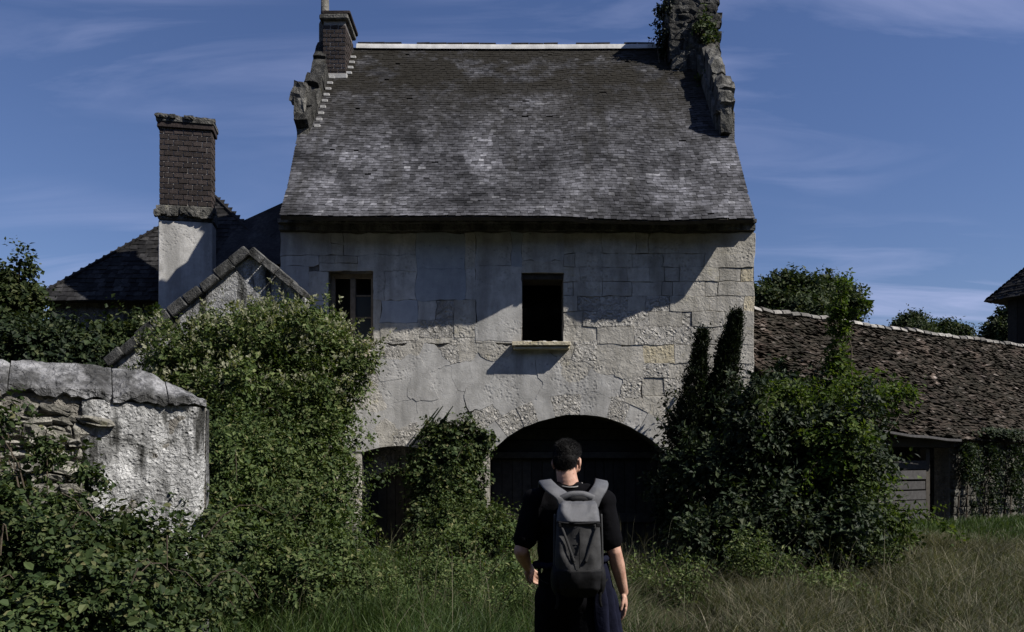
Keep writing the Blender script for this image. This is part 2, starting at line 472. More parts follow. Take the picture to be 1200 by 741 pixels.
def curve_mesh(name, outlines, y0, y1, to3=None):
    """a plate of a given outline (first) with holes (the rest) standing between y0 and y1"""
    cu = bpy.data.curves.new(name, 'CURVE'); cu.dimensions = '2D'; cu.fill_mode = 'BOTH'
    cu.extrude = abs(y1 - y0) / 2
    for ol in outlines:
        sp = cu.splines.new('POLY'); sp.points.add(len(ol) - 1); sp.use_cyclic_u = True
        for p, (x, z) in zip(sp.points, ol): p.co = (x, z, 0, 1)
    o = bpy.data.objects.new(name, cu); COL.objects.link(o)
    me = evaluated_mesh(o, name)
    bpy.data.objects.remove(o); bpy.data.curves.remove(cu)
    mid = (y0 + y1) / 2
    me.transform(Matrix(((1,0,0,0),(0,0,-1,mid),(0,1,0,0),(0,0,0,1))))
    bm = bmesh.new(); bm.from_mesh(me)
    bmesh.ops.remove_doubles(bm, verts=bm.verts, dist=1e-5)
    bmesh.ops.recalc_face_normals(bm, faces=bm.faces)
    bm.to_mesh(me); bm.free(); me.materials.clear()
    return me

def H(pts): return [(hx(a), hz(b)) for a, b in pts]
outline = [(328,BASE_PY),(424,BASE_PY)] + DOOR_ARC + [(508,BASE_PY),(574,BASE_PY)] + GATE_ARC + [(780,BASE_PY),(884,BASE_PY),(884,262),(328,262)]
holes = [[(WIN_A[0],WIN_A[1]),(WIN_A[2],WIN_A[1]),(WIN_A[2],WIN_A[3]),(WIN_A[0],WIN_A[3])],
         [(WIN_B[0],WIN_B[1]),(WIN_B[2],WIN_B[1]),(WIN_B[2],WIN_B[3]),(WIN_B[0],WIN_B[3])]]
link('front_wall', curve_mesh('front_wall', [H(outline)] + [H(h) for h in holes], HY+0.026, HY+0.85), M['mortar'], house)
# the other walls
BACK = 2*RIDGE_Y - HY
def gable(name, x0, x1):
    prof = [(HY+0.86, -0.1), (BACK, -0.1), (BACK, WALL_TOP-0.25), (RIDGE_Y, RIDGE_Z-0.25), (HY+0.86, WALL_TOP+0.6), ]
    vs = [(x0, y, z) for y, z in prof] + [(x1, y, z) for y, z in prof]
    k = len(prof)
    fs = [tuple(range(k)), tuple(range(2*k-1, k-1, -1))] + [(i, (i+1) % k, k+(i+1) % k, k+i) for i in range(k)]
    return link(name, mesh_from(name, vs, fs), M['plaster'], house)
gable('gable_wall', HL, HL+0.5); gable('gable_wall', HR-0.5, HR)
box('back_wall', HL+0.5, HR-0.5, BACK-0.5, BACK, -0.1, WALL_TOP-0.2, M['plaster'], house)
box('upper_floor', HL+0.5, HR-0.5, HY+0.86, BACK-0.5, 3.0, 3.15, M['black'], house)

# pieces of the facing: cut stones and sheets of render, each its own mesh
def cutter(name, pts):
    o = link(name, curve_mesh(name, [H(pts)], HY-0.3, HY+0.6)); return o
RING = 24
ring_out = [(677 + (G_RAD+RING)*math.sin(-G_A+2*G_A*i/22), G_CY - (G_RAD+RING)*math.cos(-G_A+2*G_A*i/22)) for i in range(23)]
gate_cut = [(574,BASE_PY+5),(574,530)] + ring_out + [(780,530),(780,BASE_PY+5)]
CUTS = [cutter('cut_a', [(WIN_A[0]-.3,WIN_A[1]-.3),(WIN_A[2]+.3,WIN_A[1]-.3),(WIN_A[2]+.3,WIN_A[3]),(WIN_A[0]-.3,WIN_A[3])]),
        cutter('cut_b', [(WIN_B[0]-.3,WIN_B[1]-.3),(WIN_B[2]+.3,WIN_B[1]-.3),(WIN_B[2]+.3,WIN_B[3]),(WIN_B[0]-.3,WIN_B[3])]),
        cutter('cut_c', gate_cut),
        cutter('cut_d', [(423.5,BASE_PY+5)] + [(a, b-0.4) for a, b in DOOR_ARC] + [(508.5,BASE_PY+5)])]
CUT_BOX = [(WIN_A[0],WIN_A[1],WIN_A[2],WIN_A[3]), (WIN_B[0],WIN_B[1],WIN_B[2],WIN_B[3]), (565,455,790,665), (422,520,510,665)]

def warp(px, py, amp):
    v = mnoise.noise_vector((px*0.055, py*0.055, 3.3)) * amp + mnoise.noise_vector((px*0.16, py*0.16, 9.1)) * amp * 0.55
    return px + v.x, py + v.y

def shrink(poly, d):
    """move every edge of a convex-ish polygon inwards by d"""
    n = len(poly); out = []
    area = sum(poly[i][0]*poly[(i+1) % n][1] - poly[(i+1) % n][0]*poly[i][1] for i in range(n))
    sg = 1 if area > 0 else -1
    for i in range(n):
        p0, p1, p2 = poly[i-1], poly[i], poly[(i+1) % n]
        e1 = Vector((p1[0]-p0[0], p1[1]-p0[1])); e2 = Vector((p2[0]-p1[0], p2[1]-p1[1]))
        if e1.length < 1e-6 or e2.length < 1e-6: out.append(p1); continue
        n1 = Vector((-e1.y, e1.x)).normalized()*sg; n2 = Vector((-e2.y, e2.x)).normalized()*sg
        b = n1 + n2
        if b.length < 1e-3: out.append(p1); continue
        b = b.normalized(); k = (d(p1) if callable(d) else d) / max(0.45, b.dot(n1))
        out.append((p1[0] + b.x*k, p1[1] + b.y*k))
    return out

def densify(poly, step):
    out = []
    n = len(poly)
    for i in range(n):
        a, b = poly[i], poly[(i+1) % n]
        L = math.hypot(b[0]-a[0], b[1]-a[1]); k = max(1, int(L/step))
        for j in range(k): out.append((a[0]+(b[0]-a[0])*j/k, a[1]+(b[1]-a[1])*j/k))
    return out

def piece(name, poly, mat, gap=0.5, proud=None, amp=1.2, step=7, cuts=True, bev=0.004):
    pts = shrink(densify(poly, 3.5), gap) if callable(gap) else densify(shrink(poly, gap), step)
    pts = [warp(a, b, amp) for a, b in pts]
    pr = rnd.uniform(-0.012, 0.012) if proud is None else proud
    tl, tr = rnd.uniform(-0.003, 0.003), rnd.uniform(-0.002, 0.002)
    cx = sum(p[0] for p in pts)/len(pts); cy = sum(p[1] for p in pts)/len(pts)
    bm = bmesh.new()
    f, g, bk = [], [], []
    if mat == 'plaster': bev = 0.0022
    sp = shrink(pts, bev*64)
    for (a, b), (c, d) in zip(pts, sp):
        yf = HY - pr + tl*(c-cx)/30 + tr*(d-cy)/30
        f.append(bm.verts.new((hx(c), yf, hz(d))))
        g.append(bm.verts.new((hx(a), yf + bev*0.8, hz(b))))
        bk.append(bm.verts.new((hx(a), HY + 0.034, hz(b))))
    n = len(pts)
    bm.faces.new(f); bm.faces.new(list(reversed(bk)))
    for i in range(n):
        j = (i+1) % n
        bm.faces.new((f[j], f[i], g[i], g[j])); bm.faces.new((g[j], g[i], bk[i], bk[j]))
    me = bm_mesh(name, bm)
    x0, x1 = min(p[0] for p in pts), max(p[0] for p in pts); y0, y1 = min(p[1] for p in pts), max(p[1] for p in pts)
    if cuts:
        hit = [c for c, b in zip(CUTS, CUT_BOX) if x1 > b[0] and x0 < b[2] and y1 > b[1] and y0 < b[3]]
        if hit:
            o = bpy.data.objects.new('tmp', me); COL.objects.link(o)
            for c in hit:
                md = o.modifiers.new('b', 'BOOLEAN'); md.operation = 'DIFFERENCE'; md.solver = 'EXACT'; md.object = c
            m2 = evaluated_mesh(o, name); bpy.data.objects.remove(o); bpy.data.meshes.remove(me); me = m2
            if len(me.polygons) < 4: return None
    me.materials.clear()
    return link(name, me, M[mat], house)

def rect(x0, y0, x1, y1): return [(x0,y0),(x1,y0),(x1,y1),(x0,y1)]
S, P, PT, BL, OC = 'ashlar', 'plaster', 'pitted', 'bluish', 'ochre'
left_list = [
 (328,273,388,300,P),(388,273,402,286,P),(402,273,488,299,P),(388,286,402,299.5,S),(328,300,374,312,P),
 (374,300,392,309,S),(392,299.5,419,309,S),(419,299,488,318,P),(374,309,437,318,S),
 (328,312,362,402,P),(362,318,385,352,S),(362,352,385,402,P),(437,318,450,352,P),(437,352,446,402,S),
 (450,318,488,352,P),(446,352,490,379,BL),(446,379,490.5,399,S),(490.5,375,532,396,PT),(490,352,511,375,P),(511,352,532,375,PT),
 (488,273,545,315,BL),(488,315,546,352,BL),(545,273,557,315,S),(546,315,557,352,P),(532,352,557,396,S),
 (557,273,599,312,P),(599,273,612,318,BL),(557,312,612,399,P),(612,273,660,306,P),(612,306,660,320,S),
 (490.5,396,557,402,S),(446,399,490.5,402,PT),(557,399,612,402,S)]
for x0, y0, x1, y1, m in left_list:
    piece('plaster_patch' if m in (P, BL) else 'ashlar_stone', rect(x0, y0, x1, y1), m, rnd.choice((0.03, 0.05, 0.1, 0.3)), rnd.uniform(-.006,.006), 1.6 if m == S else 3.0)
rows = [
 (273,297,[660,706,745,761,818,884]),(297,313.5,[660,674,702,741,776,826,884]),(313.5,330,[660,680,706,735,761,778,797,842,868,884]),
 (330,347,[660,672,705,740,775,789,826,842,884]),(347,365,[660,676,703,735,757,785,830,872,884]),(365,383,[660,683,722,760,799,811,850,884]),
 (383,404,[660,700,743,789,817,852,884]),(404,426,[753,790,815,860,884]),(426,443,[753,784,822,862,884]),(443,464,[753,778,812,850,884]),
 (464,486,[780,816,846,884]),(486,507,[788,830,860,884]),(507,530,[784,812,850,884])]
for y0, y1, xs in rows:
    for x0, x1 in zip(xs, xs[1:]):
        m = S
        cx, cy = (x0+x1)/2, (y0+y1)/2
        if cy > 345 and 685 < cx < 830 and rnd.random() < 0.55: m = PT
        if cy > 430 and rnd.random() < 0.4: m = PT
        if abs(cx-771) < 20 and abs(cy-415) < 8: m = OC
        if cx > 868 and 313 < cy < 365: m = OC
        if 313 < cy < 347 and cx < 705: m = BL if rnd.random() < 0.3 else S
        piece('ashlar_stone', rect(x0, y0, x1, y1), m, rnd.choice((0.05, 0.1, 0.15, 0.25, 0.5)), rnd.uniform(-.009,.009), 1.9)
for k in range(6):                               # the piers either side of the gate
    y0, y1 = 530 + k*21, 551 + k*21
    piece('ashlar_stone', rect(780, y0, 832, y1), S, 0.4, None, 0.8); piece('ashlar_stone', rect(832, y0, 884, y1), S, 0.4, None, 0.8)
    piece('ashlar_stone', rect(508, y0, 574, y1), S, 0.4, None, 0.8); piece('ashlar_stone', rect(328, y0, 424, y1), S, 0.4, None, 0.8)
# broken sheets of render below the windows: an irregular cracked tiling
def clip_half(poly, ax, ay, bx, by):
    """keep the part of poly nearer to a than to b"""
    mx, my = (ax+bx)/2, (ay+by)/2; nx, ny = bx-ax, by-ay
    out = []
    for i in range(len(poly)):
        p, q = poly[i], poly[(i+1) % len(poly)]
        dp = (p[0]-mx)*nx + (p[1]-my)*ny; dq = (q[0]-mx)*nx + (q[1]-my)*ny
        if dp <= 0: out.append(p)
        if dp*dq < 0:
            t = dp/(dp-dq); out.append((p[0]+(q[0]-p[0])*t, p[1]+(q[1]-p[1])*t))
    return out
def crack(p):                                    # cracks open and close along the edges of the broken render
    k = mnoise.noise((p[0]*0.032, p[1]*0.032, 21.0)) + 0.45*mnoise.noise((p[0]*0.11, p[1]*0.11, 5.0))
    return 0.008 + 1.5*max(0.0, k-0.34)
sites = [(350,420,P),(395,418,OC),(430,414,PT),(428,440,PT),(455,410,PT),(480,408,S),(457,432,P),(484,428,P),(508,420,P),(533,410,PT),(520,446,P),(497,456,P),
 (545,408,S),(580,410,S),(540,438,P),(566,432,P),(590,436,P),(462,458,P),(435,468,S),(470,486,P),(500,488,P),(530,474,P),(560,468,P),(585,462,P),(615,450,P),(640,428,P),
 (648,455,P),(676,430,S),(684,415,PT),(690,452,P),(716,420,S),(735,432,S),(735,408,S),(716,452,P),(740,458,PT),(744,478,S),(620,424,P),(660,412,S),
 (437,492,P),(452,508,S),(478,512,PT),(430,512,P),(508,510,S),(540,505,P),(548,520,PT),(570,488,PT),(720,474,PT),(700,470,P),(766,500,S),(524,524,P),(380,470,P),(350,480,P),(390,515,P),(345,520,P)]
dom = [(328,402.5),(753,402.5),(753,464),(780,464),(780,530),(328,530)]
dom = rect(328, 402.5, 753, 530)
for i, (sx, sy, m) in enumerate(sites):
    cell = dom
    for j, (ox, oy, _) in enumerate(sites):
        if i != j and cell: cell = clip_half(cell, sx, sy, ox, oy)
    if len(cell) < 3: continue
    piece('plaster_patch' if m == P else 'ashlar_stone', cell, m, crack, rnd.uniform(-.004,.004), 6.5, 5)
piece('ashlar_stone', rect(753, 464, 780, 488), S, 0.4); piece('ashlar_stone', rect(753, 488, 788, 508), S, 0.4); piece('ashlar_stone', rect(753, 508, 784, 530), S, 0.4)
# voussoirs of the gateway arch
cuts_a = [-G_A, -0.62, -0.45, -0.33, -0.19, 0.02, 0.11, 0.24, 0.38, 0.52, 0.66, G_A]
vm = [P, PT, PT, P, PT, P, P, PT, P, P, P]
for a0, a1, m in zip(cuts_a, cuts_a[1:], vm):
    r0, r1 = G_RAD - 0.5, G_RAD + RING + 0.05
    k = max(2, int((a1-a0)/0.05)); poly = []
    for i in range(k+1): t = a0+(a1-a0)*i/k; poly.append((677+r0*math.sin(t), G_CY-r0*math.cos(t)))
    for i in range(k+1): t = a1-(a1-a0)*i/k; poly.append((677+r1*math.sin(t), G_CY-r1*math.cos(t)))
    piece('voussoir', poly, m, rnd.choice((0.05, 0.08, 0.3)), rnd.uniform(-0.003, 0.006), 1.2, 9, False)
for c in CUTS:
    me = c.data; bpy.data.objects.remove(c); bpy.data.meshes.remove(me)

# cornice below the eaves
bm = bmesh.new(); xx = HL
while xx < HR - 0.05:
    x2 = min(HR, xx + rnd.uniform(0.7, 1.3))
    if HR - x2 < 0.3: x2 = HR
    d = rnd.uniform(-0.006, 0.006)
    add_box(bm, xx+0.003, x2-0.003, HY-0.075+d, HY+0.3, hz(271), hz(264), 0.004)
    add_box(bm, xx+0.003, x2-0.003, HY-0.16+d, HY+0.29, hz(263.8), hz(259.5), 0.004)
    xx = x2
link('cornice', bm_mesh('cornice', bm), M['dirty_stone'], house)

# windows
def window_a():
    x0, x1, z0, z1 = hx(WIN_A[0]), hx(WIN_A[2]), hz(WIN_A[3]), hz(WIN_A[1])
    yf = HY + 0.2
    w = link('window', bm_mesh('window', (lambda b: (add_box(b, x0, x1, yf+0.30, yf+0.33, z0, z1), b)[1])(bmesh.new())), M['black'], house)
    bm = bmesh.new()
    add_box(bm, x0+0.002, x0+0.075, yf, yf+0.07, z0, z1, 0, 0.006); add_box(bm, x1-0.07, x1-0.002, yf, yf+0.07, z0, z1, 0, 0.006)
    add_box(bm, x0+0.075, x1-0.07, yf+0.004, yf+0.066, z1-0.085, z1-0.002, 0, 0.006); add_box(bm, x0+0.075, x1-0.07, yf+0.004, yf+0.066, z0+0.01, z0+0.08, 0, 0.006)
    link('frame', bm_mesh('frame', bm), M['frame_wood'], w)
    xm = hx(411.5)
    box('mullion', xm-0.055, xm+0.045, yf-0.012, yf+0.06, z0+0.08, z1-0.086, M['frame_wood'], w, 0.008)
    for i, py in enumerate((344, 370)):
        box('glazing_bar', xm+0.05, x1-0.075, yf+0.012, yf+0.045, hz(py)-0.014, hz(py)+0.014, M['frame_wood'], w)
    for a, b in ((z0+0.08, hz(370)-0.016), (hz(370)+0.016, hz(344)-0.016)):
        box('pane', xm+0.05, x1-0.075, yf+0.026, yf+0.03, a, b, M['glass'], w)
window_a()
bm = bmesh.new()                                  # rotten sill of the left window
add_box(bm, hx(379), hx(437), HY-0.12, HY+0.2, hz(404.5), hz(399.5), 0.008, 0.01)
add_box(bm, hx(392), hx(434), HY-0.05, HY+0.04, hz(420), hz(405), 0.02, 0.01)
link('window_sill', bm_mesh('window_sill', bm), M['ochre'], house)
x0, x1 = hx(600), hx(667.5)
bm = bmesh.new()
add_box(bm, x0, x1, HY-0.19, HY+0.4, hz(406.8), hz(402.2), 0.004, 0.008)
add_box(bm, x0+0.03, x1-0.01, HY-0.15, HY+0.03, hz(410.5), hz(407), 0.006, 0.01)
o = link('window_sill', bm_mesh('window_sill', bm), M['ochre'], house)
bm = bmesh.new()
for px in (614, 620, 634, 637, 650, 662):
    rock(bm, (hx(px), HY-0.06+rnd.uniform(-.03,.08), hz(402)+0.015), (0.09, 0.07, 0.04), 0.4, None, 1)
link('crumbled_mortar', bm_mesh('crumbled_mortar', bm), M['lime'], o, 'stuff')
box('window_lintel', hx(608), hx(664), HY+0.07, HY+0.6, hz(326.5), hz(320.3), M['old_wood'], house)

# gateway doors, set deep in the arch
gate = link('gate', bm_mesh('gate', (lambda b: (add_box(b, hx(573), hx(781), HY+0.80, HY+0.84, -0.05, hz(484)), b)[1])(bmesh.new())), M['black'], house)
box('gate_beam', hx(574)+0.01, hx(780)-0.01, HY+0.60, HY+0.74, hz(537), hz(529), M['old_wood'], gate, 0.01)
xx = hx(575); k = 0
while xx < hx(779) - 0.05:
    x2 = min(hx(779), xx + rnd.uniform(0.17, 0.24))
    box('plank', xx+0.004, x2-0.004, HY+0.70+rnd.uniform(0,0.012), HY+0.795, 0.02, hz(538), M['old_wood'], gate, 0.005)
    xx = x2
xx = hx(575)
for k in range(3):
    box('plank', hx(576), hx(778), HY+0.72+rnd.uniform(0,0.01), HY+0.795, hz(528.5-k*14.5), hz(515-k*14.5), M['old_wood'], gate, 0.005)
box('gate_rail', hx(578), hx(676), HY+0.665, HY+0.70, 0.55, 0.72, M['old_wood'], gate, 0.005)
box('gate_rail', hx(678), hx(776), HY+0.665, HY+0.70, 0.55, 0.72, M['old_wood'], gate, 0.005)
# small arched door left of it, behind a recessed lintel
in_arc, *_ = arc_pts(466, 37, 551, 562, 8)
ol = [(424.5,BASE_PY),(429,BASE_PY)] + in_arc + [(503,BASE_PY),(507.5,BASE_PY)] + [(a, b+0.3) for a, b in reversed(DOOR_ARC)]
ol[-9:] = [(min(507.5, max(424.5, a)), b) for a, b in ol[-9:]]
link('door_lintel', curve_mesh('door_lintel', [H(ol)], HY+0.30, HY+0.52), M['dirty_stone'], house)  # shadow of the recess put into the colour with this dark stone
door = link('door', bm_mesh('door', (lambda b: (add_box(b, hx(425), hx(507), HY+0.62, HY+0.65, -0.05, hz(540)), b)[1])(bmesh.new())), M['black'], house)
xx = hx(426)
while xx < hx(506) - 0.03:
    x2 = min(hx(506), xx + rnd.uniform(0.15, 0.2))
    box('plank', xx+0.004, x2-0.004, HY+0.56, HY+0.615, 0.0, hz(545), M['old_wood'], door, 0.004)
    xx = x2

# ------------------------------------------------------------------ roof coverings
def covering(name, surf, u0, u1, v_len, expo, wid, thick, mat, parent, tilt=0.02, ragged=0.012, skip=0.0, lift=0.0, wob=0.0):
    """courses of slates or tiles on a surface surf(u, v) -> (point, normal, up-slope dir, along dir)"""
    verts, idx = [], []
    nrows = int(v_len/expo)
    for r in range(nrows):
        v0 = r*expo
        u = u0(v0) - rnd.random()*wid
        ue = u1(v0)
        while u < ue:
            w = wid*rnd.uniform(0.7, 1.3)
            a, b = max(u, u0(v0)), min(u + w, ue)
            u += w
            if b - a < 0.02 or rnd.random() < skip: continue
            dv = rnd.uniform(-ragged, ragged)
            if rnd.random() < 0.008: dv -= rnd.uniform(0.02, 0.06)
            va = max(-0.02, v0 + dv); vb = min(v0 + expo*1.55, v_len)
            h0 = thick + lift + rnd.uniform(0, tilt) + wob*mnoise.noise((a*1.4, v0*1.4, 5)); h1 = rnd.uniform(0.001, 0.004) + lift + wob*mnoise.noise((a*1.4, v0*1.4, 5))
            tw = rnd.uniform(-tilt, tilt)*0.5
            base = len(verts)
            for (uu, vv, hh) in ((a+0.002, va, h0+tw), (b-0.002, va+rnd.uniform(-ragged,ragged)*0.4, h0-tw), (b-0.002, vb, h1), (a+0.002, vb, h1)):
                p, nn, _, _ = surf(uu, vv)
                verts.append(p + nn*hh); verts.append(p + nn*(hh-thick))
            A, A2, B, B2, C, C2, D, D2 = range(base, base+8)
            idx += [A,B,C,D, A2,B2,B,A, A2,A,D,D2, B,B2,C2,C]
    me = mesh_np(name, np.array([tuple(v) for v in verts]), 4, idx)
    return link(name, me, mat, parent, 'stuff')

# main roof, front slope; a gentle kick at the eaves
def roof_prof(v, oh, sag):
    """distance up the slope from the eave -> (y, z)"""
    pts = [(HY-oh, 6.0+sag), (HY+0.25, 6.93+sag*0.4), (RIDGE_Y, RIDGE_Z)]
    for (ya, za), (yb, zb) in zip(pts, pts[1:]):
        L = math.hypot(yb-ya, zb-za)
        if v <= L or (yb, zb) == pts[-1]:
            t = v/L
            return ya+(yb-ya)*t, za+(zb-za)*t, (yb-ya)/L, (zb-za)/L
        v -= L
def main_surf(x, v):
    oh = overhang(x); sg = eave_sag(x)
    y, z, dy, dz = roof_prof(v, oh, sg)
    if y > RIDGE_Y-0.02: y, z = RIDGE_Y-0.02, RIDGE_Z-0.03
    z += 0.02*mnoise.noise((x*0.45, y*0.5, 2)) * min(1, v) * (1 if v < 4.5 else max(0.0, 1-(v-4.5)/2.2)) + (-0.02*math.sin(math.pi*(x-HL)/(HR-HL)) * min(1, v/5))
    return Vector((x, y, z)), Vector((0, -dz, dy)), Vector((0, dy, dz)), Vector((1, 0, 0))
VL = 6.85
nx, nv = 40, 24                                     # boarding under the slates
vs = []
for j in range(nv+1):
    for i in range(nx+1):
        xa, xb = HL+0.18-0.2*min(1, VL*j/nv/3.2), HR-0.15+0.12*min(1, VL*j/nv/3.2); x = xa + (xb-xa)*i/nx
        p, nn, *_ = main_surf(x, VL*j/nv); vs.append(p - nn*0.02)
k0 = len(vs)
for j in range(nv+1):
    for i in range(nx+1):
        xa, xb = HL+0.18-0.2*min(1, VL*j/nv/3.2), HR-0.15+0.12*min(1, VL*j/nv/3.2); x = xa + (xb-xa)*i/nx
        p, nn, *_ = main_surf(x, VL*j/nv); vs.append(p - nn*0.09)
fs = []
ww = nx+1
for j in range(nv):
    for i in range(nx):
        q = (j*ww+i, j*ww+i+1, (j+1)*ww+i+1, (j+1)*ww+i)
        fs.append(q); fs.append(tuple(k0+a for a in reversed(q)))
for i in range(nx):
    fs.append((i+1, i, k0+i, k0+i+1)); a = nv*ww+i; fs.append((a, a+1, k0+a+1, k0+a))
for j in range(nv):
    a, b = j*ww, (j+1)*ww; fs.append((a, b, k0+b, k0+a)); a, b = a+nx, b+nx; fs.append((b, a, k0+a, k0+b))
roof = link('roof', mesh_from('roof', vs, fs), M['old_wood'], house)
covering('slates', main_surf, lambda v: HL+0.17-0.21*min(1, v/3.2), lambda v: HR-0.14+0.12*min(1, v/3.2), VL, 0.092, 0.115, 0.008, M['slate'], roof, 0.008, 0.012, 0.004)
# rear slope
p0 = [(HL-0.02, RIDGE_Y, RIDGE_Z-0.03), (HR+0.03, RIDGE_Y, RIDGE_Z-0.03), (HR+0.03, BACK+0.3, 5.95), (HL-0.02, BACK+0.3, 5.95)]
bm = bmesh.new()
tp = [bm.verts.new(p) for p in p0]; bt = [bm.verts.new((p[0], p[1], p[2]-0.12)) for p in p0]
bm.faces.new(tp); bm.faces.new(list(reversed(bt)))
for i in range(4): bm.faces.new((tp[i], bt[i], bt[(i+1) % 4], tp[(i+1) % 4]))
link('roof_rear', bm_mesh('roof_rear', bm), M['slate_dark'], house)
# ridge: a low bed of white lime mortar under worn caps
RX0, RX1 = -3.55, 3.5
def ridge_z(x): return RIDGE_Z - 0.025*math.sin(math.pi*(x-HL)/(HR-HL))
bm = bmesh.new(); pts = []
n = 46
rings = []
for i in range(n+1):
    x = RX0 + (RX1-RX0)*i/n; z = ridge_z(x)
    j = 0.012*mnoise.noise((x*3, 0, 7))
    rings.append([bm.verts.new(q) for q in ((x, RIDGE_Y-0.15, z-0.1+j*.4), (x, RIDGE_Y-0.10, z+0.025+j*.4), (x, RIDGE_Y, z+0.06+j), (x, RIDGE_Y+0.13, z+0.02), (x, RIDGE_Y+0.16, z-0.15))])
for r0, r1 in zip(rings, rings[1:]):
    for k in range(4): bm.faces.new((r0[k], r0[k+1], r1[k+1], r1[k]))
link('ridge_mortar', bm_mesh('ridge_mortar', bm), M['lime'], house, None, True)
xx = RX0 + 0.02
while xx < RX1 - 0.1:
    L = rnd.uniform(0.3, 0.42)
    bm = bmesh.new()
    z = ridge_z(xx + L/2)
    if rnd.random() < 0.9:
        prof = [(-0.10, 0.055), (-0.06, 0.085), (0.0, 0.102), (0.07, 0.08), (0.12, 0.045)]
        ra = [bm.verts.new((xx+0.006, RIDGE_Y+a, z+b)) for a, b in prof]; dz = rnd.uniform(-0.006, 0.008)
        rb = [bm.verts.new((xx+L-0.006, RIDGE_Y+a, z+b+dz)) for a, b in prof]
        ra2 = [bm.verts.new((v.co.x, v.co.y, v.co.z-0.02)) for v in ra]; rb2 = [bm.verts.new((v.co.x, v.co.y, v.co.z-0.02)) for v in rb]
        for k in range(4):
            bm.faces.new((ra[k], ra[k+1], rb[k+1], rb[k])); bm.faces.new((ra2[k], rb2[k], rb2[k+1], ra2[k+1]))
            bm.faces.new((ra[k], ra2[k], ra2[k+1], ra[k+1])); bm.faces.new((rb[k+1], rb2[k+1], rb2[k], rb[k]))
        bm.faces.new((ra[0], rb[0], rb2[0], ra2[0])); bm.faces.new((ra[4], ra2[4], rb2[4], rb[4]))
        link('ridge_tile', bm_mesh('ridge_tile', bm), M['slate_dark'], house)
    else: bm.free()
    xx += L

def roof_yz(Yv):
    """height of the main roof's surface at depth Yv"""
    return 6.93 + (Yv - HY - 0.25) * (RIDGE_Z-6.93) / (RIDGE_Y-HY-0.25)

# gable parapets: separate blocks of worn stone stepping up the slope
def parapet(xc, wid, y0, y1, hgt, mat):
    y = y0; k = 0
    while y < y1:
        L = rnd.uniform(0.2, 0.38)
        bm = bmesh.new()
        ym = y + L/2
        h = hgt*rnd.uniform(0.6, 1.2)
        rot = Matrix.Rotation(math.atan(1.306) + rnd.uniform(-0.04, 0.04), 3, 'X')
        rock(bm, (xc + rnd.uniform(-0.03, 0.03), ym, roof_yz(ym) + h*0.2), (wid*rnd.uniform(0.9, 1.15), L*1.62*1.12, h*1.1), 0.22, rot, 2, 0.12)
        link('parapet_stone', bm_mesh('parapet_stone', bm), M[mat], house)
        y += L; k += 1
def parapet_core(x0, x1, y0, y1, h):
    vs = [(x, y, roof_yz(y) + dz) for x in (x0, x1) for y in (y0, y1) for dz in (-0.3, h)]
    return link('parapet', mesh_from('parapet', vs, [(0,1,3,2),(4,6,7,5),(0,4,5,1),(2,3,7,6),(1,5,7,3),(0,2,6,4)]), M['dirty_stone'], house)
parapet_core(HL-0.03, HL+0.2, 16.3, 18.7, 0.2); parapet_core(HR-0.36, HR+0.02, 16.4, 18.5, 0.36)
parapet(HL+0.08, 0.28, 16.35, 18.6, 0.46, 'sooty_stone')
parapet(HR-0.15, 0.30, 16.5, 18.4, 0.72, 'dirty_stone')
def kneeler(xc, yc, zc, s):
    bm = bmesh.new(); rock(bm, (xc, yc, zc), (0.30*s, 0.3, 0.42*s), 0.3, Matrix.Rotation(R(10), 3, 'Y'), 2, 0.2)
    link('kneeler_stone', bm_mesh('kneeler_stone', bm), M['dirty_stone'], house)
    bm = bmesh.new(); rock(bm, (xc+0.02, yc-0.03, zc-0.38*s), (0.22*s, 0.3, 0.5*s), 0.3, None, 2, 0.2)
    link('kneeler_stone', bm_mesh('kneeler_stone', bm), M['dirty_stone'], house)
kneeler(hx(0)*0 + (353-600)/960*16.5, 16.45, 1.65+(545-112)/960*16.5, 1.0)
kneeler((847-600)/960*16.4, 16.35, 1.65+(545-124)/960*16.4, 1.0)
# stepped lime flashing beside the left stack
lm = bm_mesh('flashing', (lambda b: (add_box(b, -0.055, 0.055, -0.03, 0.03, -0.028, 0.028, 0.004), b)[1])(bmesh.new())); lm.materials.append(M['lime'])
for i in range(9):
    Yv = 16.5 + i*0.165
    px = 354 + i*1.75
    o = link('flashing_step', lm, None, house); o.location = ((HL+0.33), Yv, roof_yz(Yv)+0.02)
for i in range(4):
    Yv = 17.95 + i*0.16
    o = link('flashing_step', lm, None, house); o.location = (-3.57, Yv, roof_yz(Yv)+0.02)

